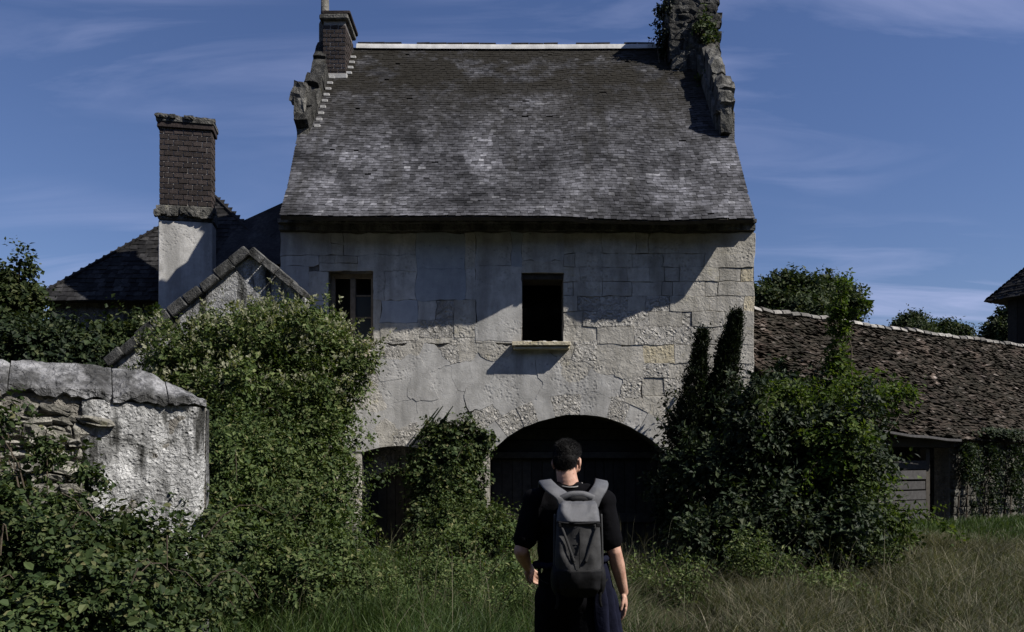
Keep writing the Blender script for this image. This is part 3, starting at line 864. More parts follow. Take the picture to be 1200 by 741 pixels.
# ------------------------------------------------------------------ brick stacks
def brick_meshes(L, D, Hh, n, mat):
    out = []
    for k in range(n):
        bm = bmesh.new(); add_box(bm, -L/2, L/2, -D/2, D/2, -Hh/2, Hh/2, 0.004, 0.005)
        me = bm_mesh('brick', bm); me.materials.append(mat); out.append(me)
    return out
def brick_stack(parent, x0, x1, y0, y1, z0, z1, course, blen, mat):
    """a core of mortar with facing bricks; every brick of the three sides in view is an object"""
    core = box('stack', x0+0.02, x1-0.02, y0+0.02, y1-0.02, z0, z1, M['brick_mortar'], parent)
    gap = 0.016
    full = brick_meshes(blen-gap, 0.09, course-gap, 4, mat)
    half = brick_meshes(blen/2-gap, 0.09, course-gap, 2, mat)
    nc = int((z1-z0)/course)
    def run(a, b, place, odd):
        u = a
        first = True
        while u < b - 0.03:
            L = blen/2 if (first and odd) else blen
            first = False
            if u + L > b + 0.02: L = blen/2
            if u + L > b + 0.03: break
            o = link('brick', rnd.choice(full if L == blen else half), None, core)
            place(o, u + L/2)
            u += L
    for c in range(nc):
        z = z0 + (c+0.5)*course
        def front(o, u, z=z): o.location = (u, y0+0.05+rnd.uniform(-.006,.006), z); o.rotation_euler.y = rnd.uniform(-.02,.02)
        def right(o, u, z=z): o.location = (x1-0.05+rnd.uniform(-.006,.006), u, z); o.rotation_euler.z = math.pi/2
        n = max(1, int(round((x1-x0)/blen)))
        run(x0, x1, front, c % 2)
        run(y0+0.1, y1, right, c % 2)
    return core

# left stack on the main roof
LX0, LX1, LY0, LY1 = -4.14, -3.63, 17.9, 18.75
ls = thing('brick_chimney', (LX0, LY0, 9.5), 'narrow dark brick chimney on the left end of the slate ridge', 'chimney')
ls_core = brick_stack(ls, LX0, LX1, LY0, LY1, 10.05, 11.36, 0.094, 0.17, M['brick'])
box('chimney_base', LX0-0.01, LX1+0.01, LY0-0.015, LY1, 9.2, 10.04, M['dirty_stone'], ls, 0.01)
box('chimney_cap', LX0-0.05, LX1+0.06, LY0-0.07, LY1+0.05, 11.365, 11.47, M['dirty_stone'], ls, 0.02, 0.01)
box('chimney_cap', LX0-0.02, LX1+0.10, LY0-0.04, LY1+0.05, 11.475, 11.56, M['brick'], ls, 0.02, 0.012)
box('lime_fillet', LX0-0.02, LX1+0.04, LY0-0.09, LY0-0.017, roof_yz(LY0)-0.1, roof_yz(LY0)+0.01, M['lime'], ls, 0.01, 0.006)
bm = bmesh.new(); tube(bm, [(-4.2, 18.4, 11.2), (-4.2, 18.4, 11.62), (-4.2, 18.4, 12.2)], [0.11, 0.095, 0.085], 10)
link('chimney_pot', bm_mesh('chimney_pot', bm), M['rubble'], ls, None, True)
bm = bmesh.new(); tube(bm, [(-4.17, 18.42, 11.1), (-4.17, 18.42, 11.56)], [0.17, 0.17], 8)
link('pot_base', bm_mesh('pot_base', bm), M['dirty_stone'], ls)

# right ruined stone stack
rs = thing('ruined_chimney', (4.0, 18.4, 10.4), 'ruined blackened stone chimney with ivy on the right end of the ridge', 'chimney')
bm = bmesh.new(); add_box(bm, 3.58, 4.5, 18.2, 19.1, 9.7, 12.3); link('stack', bm_mesh('stack', bm), M['mortar'], rs)
z = 10.2
while z < 12.05:
    h = rnd.uniform(0.16, 0.26); x = 3.5 + rnd.uniform(-0.03, 0.03)
    while x < 4.5:
        w = rnd.uniform(0.2, 0.4)
        bm = bmesh.new(); rock(bm, (min(x+w/2, 4.42), 18.2+rnd.uniform(-.03, .02), z+h/2), (w*1.1, 0.3, h*1.12), 0.3, None, 2, 0.2)
        link('chimney_stone', bm_mesh('chimney_stone', bm), M['sooty_stone'], rs); x += w
    for yy in (18.45, 18.8):
        bm = bmesh.new(); rock(bm, (4.45, yy, z+h/2), (0.22, 0.36, h*1.1), 0.3, None, 2, 0.2)
        link('chimney_stone', bm_mesh('chimney_stone', bm), M['sooty_stone'], rs)
        bm = bmesh.new(); rock(bm, (3.58, yy, z+h/2), (0.2, 0.36, h*1.1), 0.3, None, 2, 0.2)
        link('chimney_stone', bm_mesh('chimney_stone', bm), M['sooty_stone'], rs)
    z += h
for a, b, zz_ in ((3.44, 3.95, 12.05), (3.97, 4.62, 12.02)):
    box('cap_slab', a, b, 18.02, 19.2, zz_, zz_+0.13, M['sooty_stone'], rs, 0.02, 0.02)
bm = bmesh.new(); rock(bm, (4.15, 18.5, 12.35), (0.7, 0.6, 0.5), 0.25); link('chimney_stone', bm_mesh('chimney_stone', bm), M['sooty_stone'], rs)

# ------------------------------------------------------------------ annex on the left with its hipped roof and tall chimney
annex = thing('hipped_annex', (-8, 21, 0), 'low annex with dark hipped slate roof left of the tall house', 'annex')
AX0, AX1, AY0, AY1, AZ = -10.98, -4.4, 18.7, 22.9, 5.42
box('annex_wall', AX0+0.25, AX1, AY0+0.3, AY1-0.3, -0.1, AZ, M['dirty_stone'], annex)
apex = Vector((-7.47, 20.6, 8.38))
corners = [Vector((AX0, AY0, AZ-0.02)), Vector((AX1, AY0, AZ-0.02)), Vector((AX1, AY1, AZ)), Vector((AX0, AY1, AZ))]
def slope_surf(a, b, top):
    ud = (b-a).normalized(); n = ud.cross(top-a).normalized()
    if n.z < 0: n = -n
    up = n.cross(ud).normalized()
    if up.z < 0: up = -up
    hgt = (top-a).dot(up)
    ta = (top-a).dot(ud); L = (b-a).length
    def surf(u, v): return a + ud*u + up*v, n, up, ud
    return surf, (lambda v: ta*v/hgt), (lambda v: L-(L-ta)*v/hgt), hgt
roofb = bm_mesh('hip_roof', (lambda b: ([b.faces.new(f) for f in (lambda vv: [(vv[0],vv[1],vv[4]),(vv[1],vv[2],vv[4]),(vv[2],vv[3],vv[4]),(vv[3],vv[0],vv[4]),(vv[3],vv[2],vv[1],vv[0])])([b.verts.new(p) for p in corners + [apex]])], b)[1])(bmesh.new()))
hip = link('hip_roof', roofb, M['old_wood'], annex)
for a, b in ((0, 1), (3, 0)):
    sf, ua, ub, hg = slope_surf(corners[a], corners[b], apex)
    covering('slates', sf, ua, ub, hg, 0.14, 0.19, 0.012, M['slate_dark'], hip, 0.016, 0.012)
bm = bmesh.new()
for c in (0, 1): tube(bm, [corners[c] + Vector((0,0,0.02)), apex + Vector((0,0,0.02))], [0.05, 0.05], 6)
link('hip_ridge', bm_mesh('hip_ridge', bm), M['slate_dark'], hip)
# link roof between the annex and the house
vs = [Vector(p) for p in ((-4.27,18.6,6.3),(-4.27,20.2,8.75),(-4.27,22.4,6.3),(-6.75,20.2,7.62),(-7.0,18.72,6.1),(-7.0,22.2,6.1))]
lr = link('link_roof', mesh_from('link_roof', vs, [(0,1,3,4),(1,2,5,3),(4,3,5),(0,2,1),(0,4,5,2)]), M['slate_dark'], annex)
sf, ua, ub, hg = slope_surf(vs[4], vs[0], vs[1])
# tall chimney of the annex
CX0, CX1, CY0, CY1 = -7.80, -6.70, 18.0, 18.5
ch = thing('tall_brick_chimney', (-7.2, 18.4, 0), 'tall free standing brick chimney with pale rendered base left of the house', 'chimney')
ch.rotation_euler.z = R(11)
box('rendered_base', CX0-0.01, CX1+0.01, CY0, CY1, 0, 7.0, M['plaster'], ch, 0.012)
bm = bmesh.new()
for i in range(26):
    rock(bm, (CX0-0.02+(CX1-CX0+0.04)*i/25, CY0-0.02+rnd.uniform(-.03,.02), 7.17+rnd.uniform(-.05,.08)), (0.14, 0.12, 0.16), 0.4, None, 1)
add_box(bm, CX0-0.035, CX1+0.035, CY0-0.035, CY1+0.035, 7.005, 7.34, 0.015, 0.03)
link('stone_band', bm_mesh('stone_band', bm), M['dirty_stone'], ch)
brick_stack(ch, CX0, CX1, CY0, CY1, 7.345, 9.03, 0.1195, 0.2, M['brick'])
box('chimney_cap', CX0-0.03, CX1+0.03, CY0-0.03, CY1+0.03, 9.03, 9.15, M['brick'], ch, 0.012, 0.01)
box('chimney_cap', CX0-0.055, CX1+0.055, CY0-0.055, CY1+0.055, 9.155, 9.26, M['dirty_stone'], ch, 0.015, 0.012)
bm = bmesh.new()
for i in range(16): rock(bm, (CX0+(CX1-CX0)*i/15, CY0+rnd.uniform(-.03,.1), 9.26), (0.14, 0.16, 0.09), 0.4, None, 1)
link('cap_rubble', bm_mesh('cap_rubble', bm), M['dirty_stone'], ch, 'stuff')

# ------------------------------------------------------------------ gabled outhouse in front, mostly under the climber
GY = 13.5
gs = thing('gabled_outhouse', W(293, 420, GY), 'small gabled stone outhouse with pale coping beneath the flowering climber', 'outhouse')
ap, lf, rf = W(293, 296, GY), W(128, 428, GY), W(357, 347, GY)
prof = [(lf.x, 0), (rf.x, 0), (rf.x, rf.z-0.02), (ap.x, ap.z-0.05), (lf.x, lf.z-0.05)]
link('gable_wall', curve_mesh('gable_wall', [prof], GY, GY+0.35), M['white_render'], gs)
def coping_run(a, b, n, wid, th):
    for i in range(n):
        p, q = a.lerp(b, i/n), a.lerp(b, (i+1)/n)
        d = (q-p).normalized(); up = Vector((-d.z, 0, d.x))
        if up.z < 0: up = -up
        m = Matrix((d, Vector((0,1,0)), up)).transposed()
        bm = bmesh.new(); Lh = (q-p).length/2
        add_box(bm, -Lh+0.004, Lh-0.004, -wid/2*rnd.uniform(.95,1.05), wid/2, -th/2, th/2*rnd.uniform(.8,1.25), 0.014, 0.018)
        for v in bm.verts: v.co = (p+q)/2 + up*0.02 + Vector((0, 0.12, 0)) + m @ v.co
        link('coping_stone', bm_mesh('coping_stone', bm), M['dark_coping'], gs)
coping_run(lf, ap, 9, 0.46, 0.17); coping_run(ap, rf, 4, 0.46, 0.13)
tz = 0.06
vs = [(lf.x, GY+.3, lf.z-.1), (ap.x, GY+.3, ap.z-.1), (rf.x, GY+.3, rf.z-.1), (lf.x, 17.9, lf.z-.1), (ap.x, 17.9, ap.z-.1), (ap.x, 14.97, ap.z-.1), (rf.x, 14.97, rf.z-.1)]
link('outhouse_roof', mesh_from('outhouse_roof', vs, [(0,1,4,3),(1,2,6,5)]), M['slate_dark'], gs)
box('side_wall', lf.x, lf.x+0.3, GY+0.355, 17.9, 0, lf.z-0.12, M['plaster'], gs)
box('side_wall', rf.x-0.3, rf.x, GY+0.355, 14.96, 0, rf.z-0.14, M['plaster'], gs)

# ------------------------------------------------------------------ garden wall, near left
gw = thing('garden_wall', (-3.8, 7.2, 0), 'crumbling whitewashed garden wall with rounded cement coping at left', 'wall')
GA, GB = Vector((-6.2, 6.08, 0)), Vector((-2.93, 7.79, 0))
gd = (GB-GA).normalized(); gn = Vector((gd.y, -gd.x, 0)); GLEN = (GB-GA).length
def GW(u, t, z): return GA + gd*u + gn*t + Vector((0,0,z))
def gtop(u):                                        # ridge of the coping
    return 2.66 - 0.16*u/GLEN + 0.015*mnoise.noise((u*2, 0, 0))
bm = bmesh.new()
n = 24; th = 0.25
rows_ = []
for i in range(n+1):
    u = GLEN*i/n; rr = th
    if u > GLEN-0.14: rr = th - 0.09*((u-GLEN+0.14)/0.14)**2
    rows_.append([bm.verts.new(GW(u, rr*s, z)) for s, z in ((1,-.1),(1,gtop(u)-0.30),(-1,gtop(u)-0.30),(-1,-.1))])
for r0, r1 in zip(rows_, rows_[1:]):
    for k in range(3): bm.faces.new((r0[k], r0[k+1], r1[k+1], r1[k]))
bm.faces.new(rows_[-1]); bm.faces.new(list(reversed(rows_[0])))
link('wall_core', bm_mesh('wall_core', bm), M['mortar'], gw)
# coping: a saddle of cement, hipped at its end and broken across in several places
breaks = [-0.05, 0.62, 1.5, 2.12, 2.9, GLEN-0.34, GLEN]
for bi, (ua, ub) in enumerate(zip(breaks, breaks[1:])):
    bm = bmesh.new(); rows_ = []
    n = max(8, int((ub-ua)/0.028))
    dz_, dt_, sl_ = rnd.uniform(-0.012, 0.008), rnd.uniform(-0.012, 0.012), rnd.uniform(-0.02, 0.02)
    for i in range(n+1):
        u = ua + 0.004 + (ub-ua-0.008)*i/n
        hipf = max(0.0, min(1.0, (GLEN-u)/0.5))**0.85
        z = gtop(min(u, GLEN-0.36)) + dz_ + sl_*(u-ua)
        rag = 0.04*mnoise.noise((u*4.3, 5, 0)) + 0.04*mnoise.noise((u*12, 8, 0))
        edge = min(i, n-i)/3.0
        chip = -0.012*max(0, 1-edge)*(1+mnoise.noise((u*30, bi, 2)))
        half = 0.315 - 0.10*max(0.0, (u-(GLEN-0.2))/0.2)**2
        zl = z - 0.27 + rag; zr = zl + (z-zl)*hipf
        def rough(t, k): return 0.016*mnoise.noise((u*9, t*9, k)) + 0.008*mnoise.noise((u*27, t*27, k)) + chip
        rr_ = []
        for s_ in (1, -1):
            seq = [(f*half, zl + 0.02 + (zr-zl-0.02)*(1-f)**0.9 + rough(s_*f*half, 3)) for f in (0.02, 0.18, 0.36, 0.54, 0.72, 0.88, 1.0)]
            seq += [(half*0.98, zl-0.045+rag*0.6), (0.25, zl-0.055)]
            rr_.append([(s_*t, z_) for t, z_ in seq])
        ring = list(reversed(rr_[1])) + rr_[0]
        rows_.append([bm.verts.new(GW(u, t+dt_, z_)) for t, z_ in ring])
    for r0, r1 in zip(rows_, rows_[1:]):
        k = len(r0)
        for q in range(k): bm.faces.new((r0[q], r0[(q+1) % k], r1[(q+1) % k], r1[q]))
    bm.faces.new(rows_[-1]); bm.faces.new(list(reversed(rows_[0])))
    link('coping', bm_mesh('coping', bm), M['coping'], gw)
# rendered end of the wall: a thick flaking skin with a bumpy face
def skin(name, u0, u1, z0f, z1f, t0, mat, amp=0.02, nu=40, nz=60):
    bm = bmesh.new(); grid = []
    for j in range(nz+1):
        row = []
        for i in range(nu+1):
            u = u0+(u1-u0)*i/nu; z = z0f+(z1f(u)-z0f)*j/nz
            if i == 0: u += 0.06*mnoise.noise((z*4, 2, 2)) + 0.03*mnoise.noise((z*13, 2, 2))
            p = Vector((u, 0, z))
            t = t0 + amp*mnoise.noise(p*2.2) + amp*0.6*mnoise.noise(p*7) + amp*0.3*mnoise.noise(p*19)
            k = mnoise.noise(p*3.1 + Vector((4,4,4))) + 0.5*mnoise.noise(p*8.3)
            if k > 0.32: t -= 0.03*min(1, (k-0.32)*9)
            e = u - (GLEN-0.16)
            if e > 0: t -= 0.14*(e/0.16)**2
            row.append(bm.verts.new(GW(u, t, z)))
        grid.append(row)
    for j in range(nz):
        for i in range(nu): bm.faces.new((grid[j][i], grid[j][i+1], grid[j+1][i+1], grid[j+1][i]))
    back = []
    for edge in ([r[0] for r in grid], [r[-1] for r in grid]):
        bk = [bm.verts.new(v.co - gn*0.07) for v in edge]
        for a in range(nz): bm.faces.new((edge[a], edge[a+1], bk[a+1], bk[a]))
    return link(name, bm_mesh(name, bm), mat, gw, None, True)
skin('render_skin', GLEN-1.02, GLEN+0.01, 0.0, lambda u: gtop(u)-0.325, th+0.035, M['white_render'])
# end face
bm = bmesh.new()
ring0 = []
for j in range(21):
    z = (gtop(GLEN)-0.33)*j/20
    ring0.append([bm.verts.new(GW(GLEN + 0.045*math.sin(math.pi*i/6) + 0.012*mnoise.noise((i, z*3, 1)), 0.17-0.36*i/6, z)) for i in range(7)])
for a, b in zip(ring0, ring0[1:]):
    for i in range(6): bm.faces.new((a[i], a[i+1], b[i+1], b[i]))
link('render_skin', bm_mesh('render_skin', bm), M['coping'], gw, None, True)
# exposed rubble to its left
z = 0.5
while z < 2.3:
    h = rnd.uniform(0.06, 0.13); u = 0.0 + rnd.uniform(0, 0.15)
    while u < GLEN-1.04:
        w = rnd.uniform(0.07, 0.26)
        if rnd.random() < 0.14: u += w; continue
        uc = u + w/2
        if z + h < gtop(uc) - 0.33:
            bm = bmesh.new()
            m3 = Matrix((gd, -gn, Vector((0,0,1)))).transposed()
            rock(bm, GW(uc, th-0.02+rnd.uniform(-.05,.04), z+h/2+rnd.uniform(-.02,.02)), (w*1.05, 0.2, h*rnd.uniform(.8,1.35)), 0.5, m3 @ Matrix.Rotation(rnd.uniform(-.22,.22), 3, 'Y'), 2)
            link('rubble_stone', bm_mesh('rubble_stone', bm), M['rubble'], gw)
        u += w + 0.015
    z += h + 0.012

# ------------------------------------------------------------------ barn on the right
BA = Vector((5.94, 20.0, 0)); bu = Vector((0.859, 0.512, 0)); bnrm = Vector((0.512, -0.859, 0))
BRZ, BD = 5.42, 2.95
S0, S1 = -1.75, 15.5
barn = thing('tiled_barn', (9, 20, 0.2), 'low old barn with mossy red brown tiled roof right of house', 'barn')
def BP(s, d, z): return BA + bu*s + bnrm*d + Vector((0,0,z))
def eave_z(s): return 2.50 - 0.055*(s+0.8) + 0.03*mnoise.noise((s*0.9, 0, 0)) if s < 3.2 else 2.28 - 0.012*(s-3.2)
def barn_surf(s, v):
    L = math.hypot(BD, BRZ-2.35); t = v/L
    ez = eave_z(s); rz = BRZ + 0.05*mnoise.noise((s*0.35, 3, 0))
    z = ez + (rz-ez)*t + 0.10*mnoise.noise((s*0.42, t*2.2, 1)) * math.sin(math.pi*min(1, t)) - 0.07*math.sin(math.pi*t)
    slope = Vector((-bnrm.x*BD, -bnrm.y*BD, rz-ez)).normalized()
    nn = bu.cross(slope).normalized()
    if nn.z < 0: nn = -nn
    return BP(s, BD*(1-t), z), nn, slope, bu
BL_ = math.hypot(BD, BRZ-2.35)
vs, fs = [], []
nu, nv = 50, 12
for j in range(nv+1):
    for i in range(nu+1):
        p, nn, *_ = barn_surf(S0+(S1-S0)*i/nu, BL_*j/nv); vs.append(p - nn*0.03)
for j in range(nv):
    for i in range(nu): fs.append((j*(nu+1)+i, j*(nu+1)+i+1, (j+1)*(nu+1)+i+1, (j+1)*(nu+1)+i))
br = link('barn_roof', mesh_from('barn_roof', vs, fs), M['old_wood'], barn)
covering('tiles', barn_surf, lambda v: S0, lambda v: S1, BL_, 0.092, 0.125, 0.016, M['tile'], br, 0.055, 0.035, 0.03, 0.0, 0.05)
vs = [BP(S0,0.02,BRZ-.05), BP(S1,0.02,BRZ-.05), BP(S1,-3,2.3), BP(S0,-3,2.3)]
link('barn_roof_rear', mesh_from('barn_roof_rear', vs, [(0,1,2,3)]), M['tile'], barn)
s = S0 + 0.05                                        # pale ridge tiles
while s < S1 - 0.2:
    L = rnd.uniform(0.3, 0.4); bm = bmesh.new()
    rz = BRZ + 0.05*mnoise.noise((s*0.35, 3, 0)) + rnd.uniform(-0.015, 0.02)
    tl = rnd.uniform(-0.02, 0.02)
    A, B = [], []
    for k in range(6):
        a = math.pi*k/5; rr_ = 0.135
        A.append(BP(s+0.03, rr_*math.cos(a), rz-0.02+rr_*0.8*math.sin(a)-tl)); B.append(BP(s+L-0.02, rr_*0.94*math.cos(a), rz-0.02+rr_*0.76*math.sin(a)+tl))
    va, vb = [bm.verts.new(p) for p in A], [bm.verts.new(p) for p in B]
    for k in range(5): bm.faces.new((va[k], va[k+1], vb[k+1], vb[k]))
    bm.faces.new(va); bm.faces.new(list(reversed(vb))); bm.faces.new((va[0], vb[0], vb[5], va[5]))
    link('ridge_tile', bm_mesh('ridge_tile', bm), M['ridge_tile'], barn); s += L
def bbox(name, s0, s1, d0, d1, z0, z1, mat, parent=barn, jit=0.004, bev=0.008, ez=None):
    bm = bmesh.new(); add_box(bm, s0, s1, d0, d1, z0, z1, jit, bev)
    for v in bm.verts: v.co = BP(v.co.x, v.co.y, v.co.z)
    if ez:
        pass
    return link(name, bm_mesh(name, bm), mat, parent)
# eave board following the sagging eave
bm = bmesh.new(); rws = []
for i in range(31):
    s = -1.7 + 5.3*i/30; z = eave_z(s)
    rws.append([bm.verts.new(BP(s, BD+a, z+b)) for a, b in ((0.035,-0.02),(0.06,-0.03),(0.06,-0.075),(-0.02,-0.09),(-0.02,-0.04))])
for r0, r1 in zip(rws, rws[1:]):
    for k in range(5): bm.faces.new((r0[k], r0[(k+1) % 5], r1[(k+1) % 5], r1[k]))
bm.faces.new(rws[0]); bm.faces.new(list(reversed(rws[-1])))
link('eave_board', bm_mesh('eave_board', bm), M['grey_wood'], barn)
DW = BD - 0.3                                        # wall line, under the eaves
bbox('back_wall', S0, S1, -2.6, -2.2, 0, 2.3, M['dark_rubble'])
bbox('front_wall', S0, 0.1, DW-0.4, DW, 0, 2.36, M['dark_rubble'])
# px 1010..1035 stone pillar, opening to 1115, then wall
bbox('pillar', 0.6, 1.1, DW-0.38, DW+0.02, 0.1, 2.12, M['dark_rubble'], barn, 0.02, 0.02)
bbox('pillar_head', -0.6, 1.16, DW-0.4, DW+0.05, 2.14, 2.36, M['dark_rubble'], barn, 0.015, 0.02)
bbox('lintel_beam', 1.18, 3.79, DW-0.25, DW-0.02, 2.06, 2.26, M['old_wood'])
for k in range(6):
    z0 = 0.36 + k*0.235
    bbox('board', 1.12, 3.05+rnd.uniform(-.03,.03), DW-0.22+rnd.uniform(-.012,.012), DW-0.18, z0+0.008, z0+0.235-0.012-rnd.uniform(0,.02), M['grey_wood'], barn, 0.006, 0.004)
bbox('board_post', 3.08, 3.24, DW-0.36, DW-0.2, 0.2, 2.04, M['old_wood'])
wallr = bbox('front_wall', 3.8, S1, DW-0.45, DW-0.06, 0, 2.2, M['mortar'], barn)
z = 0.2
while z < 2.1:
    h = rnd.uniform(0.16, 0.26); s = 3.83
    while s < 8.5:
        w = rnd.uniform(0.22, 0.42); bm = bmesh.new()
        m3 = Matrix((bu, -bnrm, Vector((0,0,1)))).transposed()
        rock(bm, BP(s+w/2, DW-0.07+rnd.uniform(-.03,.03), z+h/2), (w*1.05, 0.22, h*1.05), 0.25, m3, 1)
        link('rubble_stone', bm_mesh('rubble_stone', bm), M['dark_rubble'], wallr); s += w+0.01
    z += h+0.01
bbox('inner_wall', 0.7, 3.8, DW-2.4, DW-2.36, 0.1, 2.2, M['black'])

# ------------------------------------------------------------------ dark timber building at the right edge
tw = thing('timber_building', (19.5, 32, 0), 'dark timber building with overhanging tiled eaves at the right edge', 'building')
ctr = Vector((23.55, 31.2, 0.42)); ang = R(-62)
rot = Matrix.Rotation(ang, 4, 'Z')
def TWp(x, y, z): return ctr + (rot @ Vector((x, y, z)))
hw = 2.9
bm = bmesh.new(); add_box(bm, -hw, hw, -hw, hw, 0, 7.9)
for v in bm.verts: v.co = TWp(*v.co)
link('wall', bm_mesh('wall', bm), M['black'], tw)
for side in range(2):
    for k in range(16):
        a = -hw + k*2*hw/16
        bm = bmesh.new()
        if side == 0: add_box(bm, a+0.01, a+2*hw/16-0.01, -hw-0.03, -hw-0.004, 3.0, 7.85, 0.004)
        else: add_box(bm, -hw-0.03, -hw-0.004, a+0.01, a+2*hw/16-0.01, 3.0, 7.85, 0.004)
        for v in bm.verts: v.co = TWp(*v.co)
        link('board', bm_mesh('board', bm), M['dark_board'], tw)
ho = hw + 0.6
cs = [TWp(-ho,-ho,7.72), TWp(ho,-ho,7.72), TWp(ho,ho,7.72), TWp(-ho,ho,7.72)]; apx = TWp(0,0,12.0)
me = mesh_from('roof', cs + [apx], [(0,1,4),(1,2,4),(2,3,4),(3,0,4),(3,2,1,0)])
twr = link('roof', me, M['old_wood'], tw)
for a, b in ((0,1),(3,0),(2,3)):
    sf, ua, ub, hg = slope_surf(cs[a], cs[b], apx)
    covering('tiles', sf, ua, ub, hg, 0.16, 0.2, 0.02, M['slate_dark'], twr, 0.03, 0.03)

# ------------------------------------------------------------------ plants
def unit(a):
    return a / np.maximum(1e-9, np.linalg.norm(a, axis=-1, keepdims=True))

def leaf_mesh(name, pos, axis, nrm, L, Wd, fold=0.18, six=False):
    """every leaf a folded blade of its own"""
    a = unit(axis); n = nrm - a*np.sum(nrm*a, axis=1, keepdims=True); n = unit(n); s = np.cross(n, a)
    L = L[:, None]; Wd = Wd[:, None]
    k = len(pos)
    if six:
        v = np.stack([pos, pos + a*L*0.3 + s*Wd*0.48 + n*Wd*fold, pos + a*L*0.68 + s*Wd*0.4 + n*Wd*fold*0.6, pos + a*L - n*L*0.10,
                      pos + a*L*0.68 - s*Wd*0.4 + n*Wd*fold*0.6, pos + a*L*0.3 - s*Wd*0.48 + n*Wd*fold], 1)
        f = np.array([0,5,4,3, 0,3,2,1])
        idx = (np.arange(k)[:, None]*6 + f[None]).ravel()
        return mesh_np(name, v.reshape(-1, 3), 4, idx)
    v = np.stack([pos, pos + a*L*0.45 + s*Wd*0.5 + n*Wd*fold, pos + a*L, pos + a*L*0.45 - s*Wd*0.5 + n*Wd*fold], 1)
    f = np.array([0,2,1, 0,3,2])
    idx = (np.arange(k)[:, None]*4 + f[None]).ravel()
    return mesh_np(name, v.reshape(-1, 3), 3, idx)

def clump_pts(clumps, n, shell=0.55, lump=0.35, lumpscale=1.6, up=0.35, sub=0):
    """places and outward directions spread through ball-like masses with an uneven outline"""
    cs = []
    for c in clumps:
        px, py, Y, rx, ry = c[:5]
        dep = c[5] if len(c) > 5 else (rx+ry)/2/960*Y
        ctr = W(px, py, Y)
        cs.append((np.array(ctr), np.array((rx/960*Y, dep, ry/960*Y))))
    if sub:                                       # every mass is a heap of smaller leafy heads
        c2 = []
        for c, s_ in cs:
            area = s_[0]*s_[1] + s_[0]*s_[2] + s_[1]*s_[2]
            for _ in range(int(np.clip(area*sub, 4, 26))):
                d = rng.normal(size=3); d /= np.linalg.norm(d); d[1] = -abs(d[1]) if rng.random() < .65 else d[1]
                q = rng.uniform(0.26, 0.5)*min(s_.mean(), 0.95)
                c2.append((c + d*s_*rng.uniform(0.55, 1.0), np.array((q*rng.uniform(.8,1.3), q, q*rng.uniform(.7,1.3)))))
            c2.append((c, s_*0.62))
        cs = c2
    w = np.array([(s[0]*s[2] + s[0]*s[1] + s[1]*s[2]) for _, s in cs]); w = w/w.sum()
    ch = rng.choice(len(cs), n, p=w)
    C = np.array([c for c, _ in cs])[ch]; S = np.array([s for _, s in cs])[ch]
    d = unit(rng.normal(size=(n, 3)))
    r = shell + (1-shell)*np.sqrt(rng.random(n))
    q = C + d*S
    sc = lumpscale
    nz = np.array([mnoise.noise((x*sc, y*sc, z*sc)) + 0.5*mnoise.noise((x*sc*2.7, y*sc*2.7, z*sc*2.7)) for x, y, z in q])
    r = r*(1 + lump*nz)
    p = C + d*S*r[:, None]
    out = unit(d*0.8 + rng.normal(size=(n, 3))*0.45 + np.array([0, 0, up]))
    keep = p[:, 2] > 0.03
    g = np.array([mnoise.noise((x*sc*2.1+7, y*sc*2.1, z*sc*2.1)) + 0.6*mnoise.noise((x*sc*5+3, y*sc*5, z*sc*5)) for x, y, z in p])
    keep &= rng.random(n) < np.clip(0.5 + g*1.5, 0.04, 1)
    return p[keep], out[keep]

def twig_leaves(base, out, per, tl, L, ratio=0.6, droop=0.25, flat=0.7):
    n = len(base)
    B = np.repeat(base, per, 0); O = np.repeat(out, per, 0)
    t = np.tile(np.linspace(0.1, 1, per), n) + rng.uniform(-.08, .08, n*per)
    TL = np.repeat(rng.uniform(0.6, 1.3, n)*tl, per)
    perp = unit(np.cross(O, rng.normal(size=O.shape)))
    bend = np.repeat(rng.normal(size=(n, 3))*0.25 + np.array([0,0,-droop]), per, 0)
    pos = B + O*(TL*t)[:, None] + bend*(TL*t*t)[:, None] + perp*(TL*0.1)[:, None]
    axis = unit(perp + O*0.55 + np.array([0, 0, -droop]) + rng.normal(size=O.shape)*0.25)
    nrm = unit(O*0.95 + np.array([0, 0, flat*0.5]) + rng.normal(size=O.shape)*0.36)
    Ls = L*np.clip(np.exp(rng.normal(0, 0.33, n*per)), 0.45, 1.8)
    return pos, axis, nrm, Ls, Ls*ratio*rng.uniform(0.8, 1.2, n*per)

def stems_mesh(name, clumps, base, mat, parent, n=10, rad=0.02, wig=0.25):
    bm = bmesh.new()
    for i in range(n):
        c = rnd.choice(clumps); tgt = W(c[0] + rnd.uniform(-.5,.5)*c[3], c[1] - rnd.uniform(-.2,.6)*c[4], c[2])
        b = Vector(base) + Vector((rnd.uniform(-.3,.3), rnd.uniform(-.2,.2), 0)); 
        pts = []
        for k in range(6):
            t = k/5; p = b.lerp(tgt, t); p.z += 0.25*math.sin(math.pi*t)*(tgt-b).length*0.3
            p += Vector((rnd.uniform(-1,1), rnd.uniform(-1,1), rnd.uniform(-.5,.5)))*wig*0.3*(t > 0)
            pts.append(p)
        tube(bm, pts, [rad*(1-0.75*k/5) for k in range(6)], 5)
    return link(name, bm_mesh(name, bm), mat, parent)

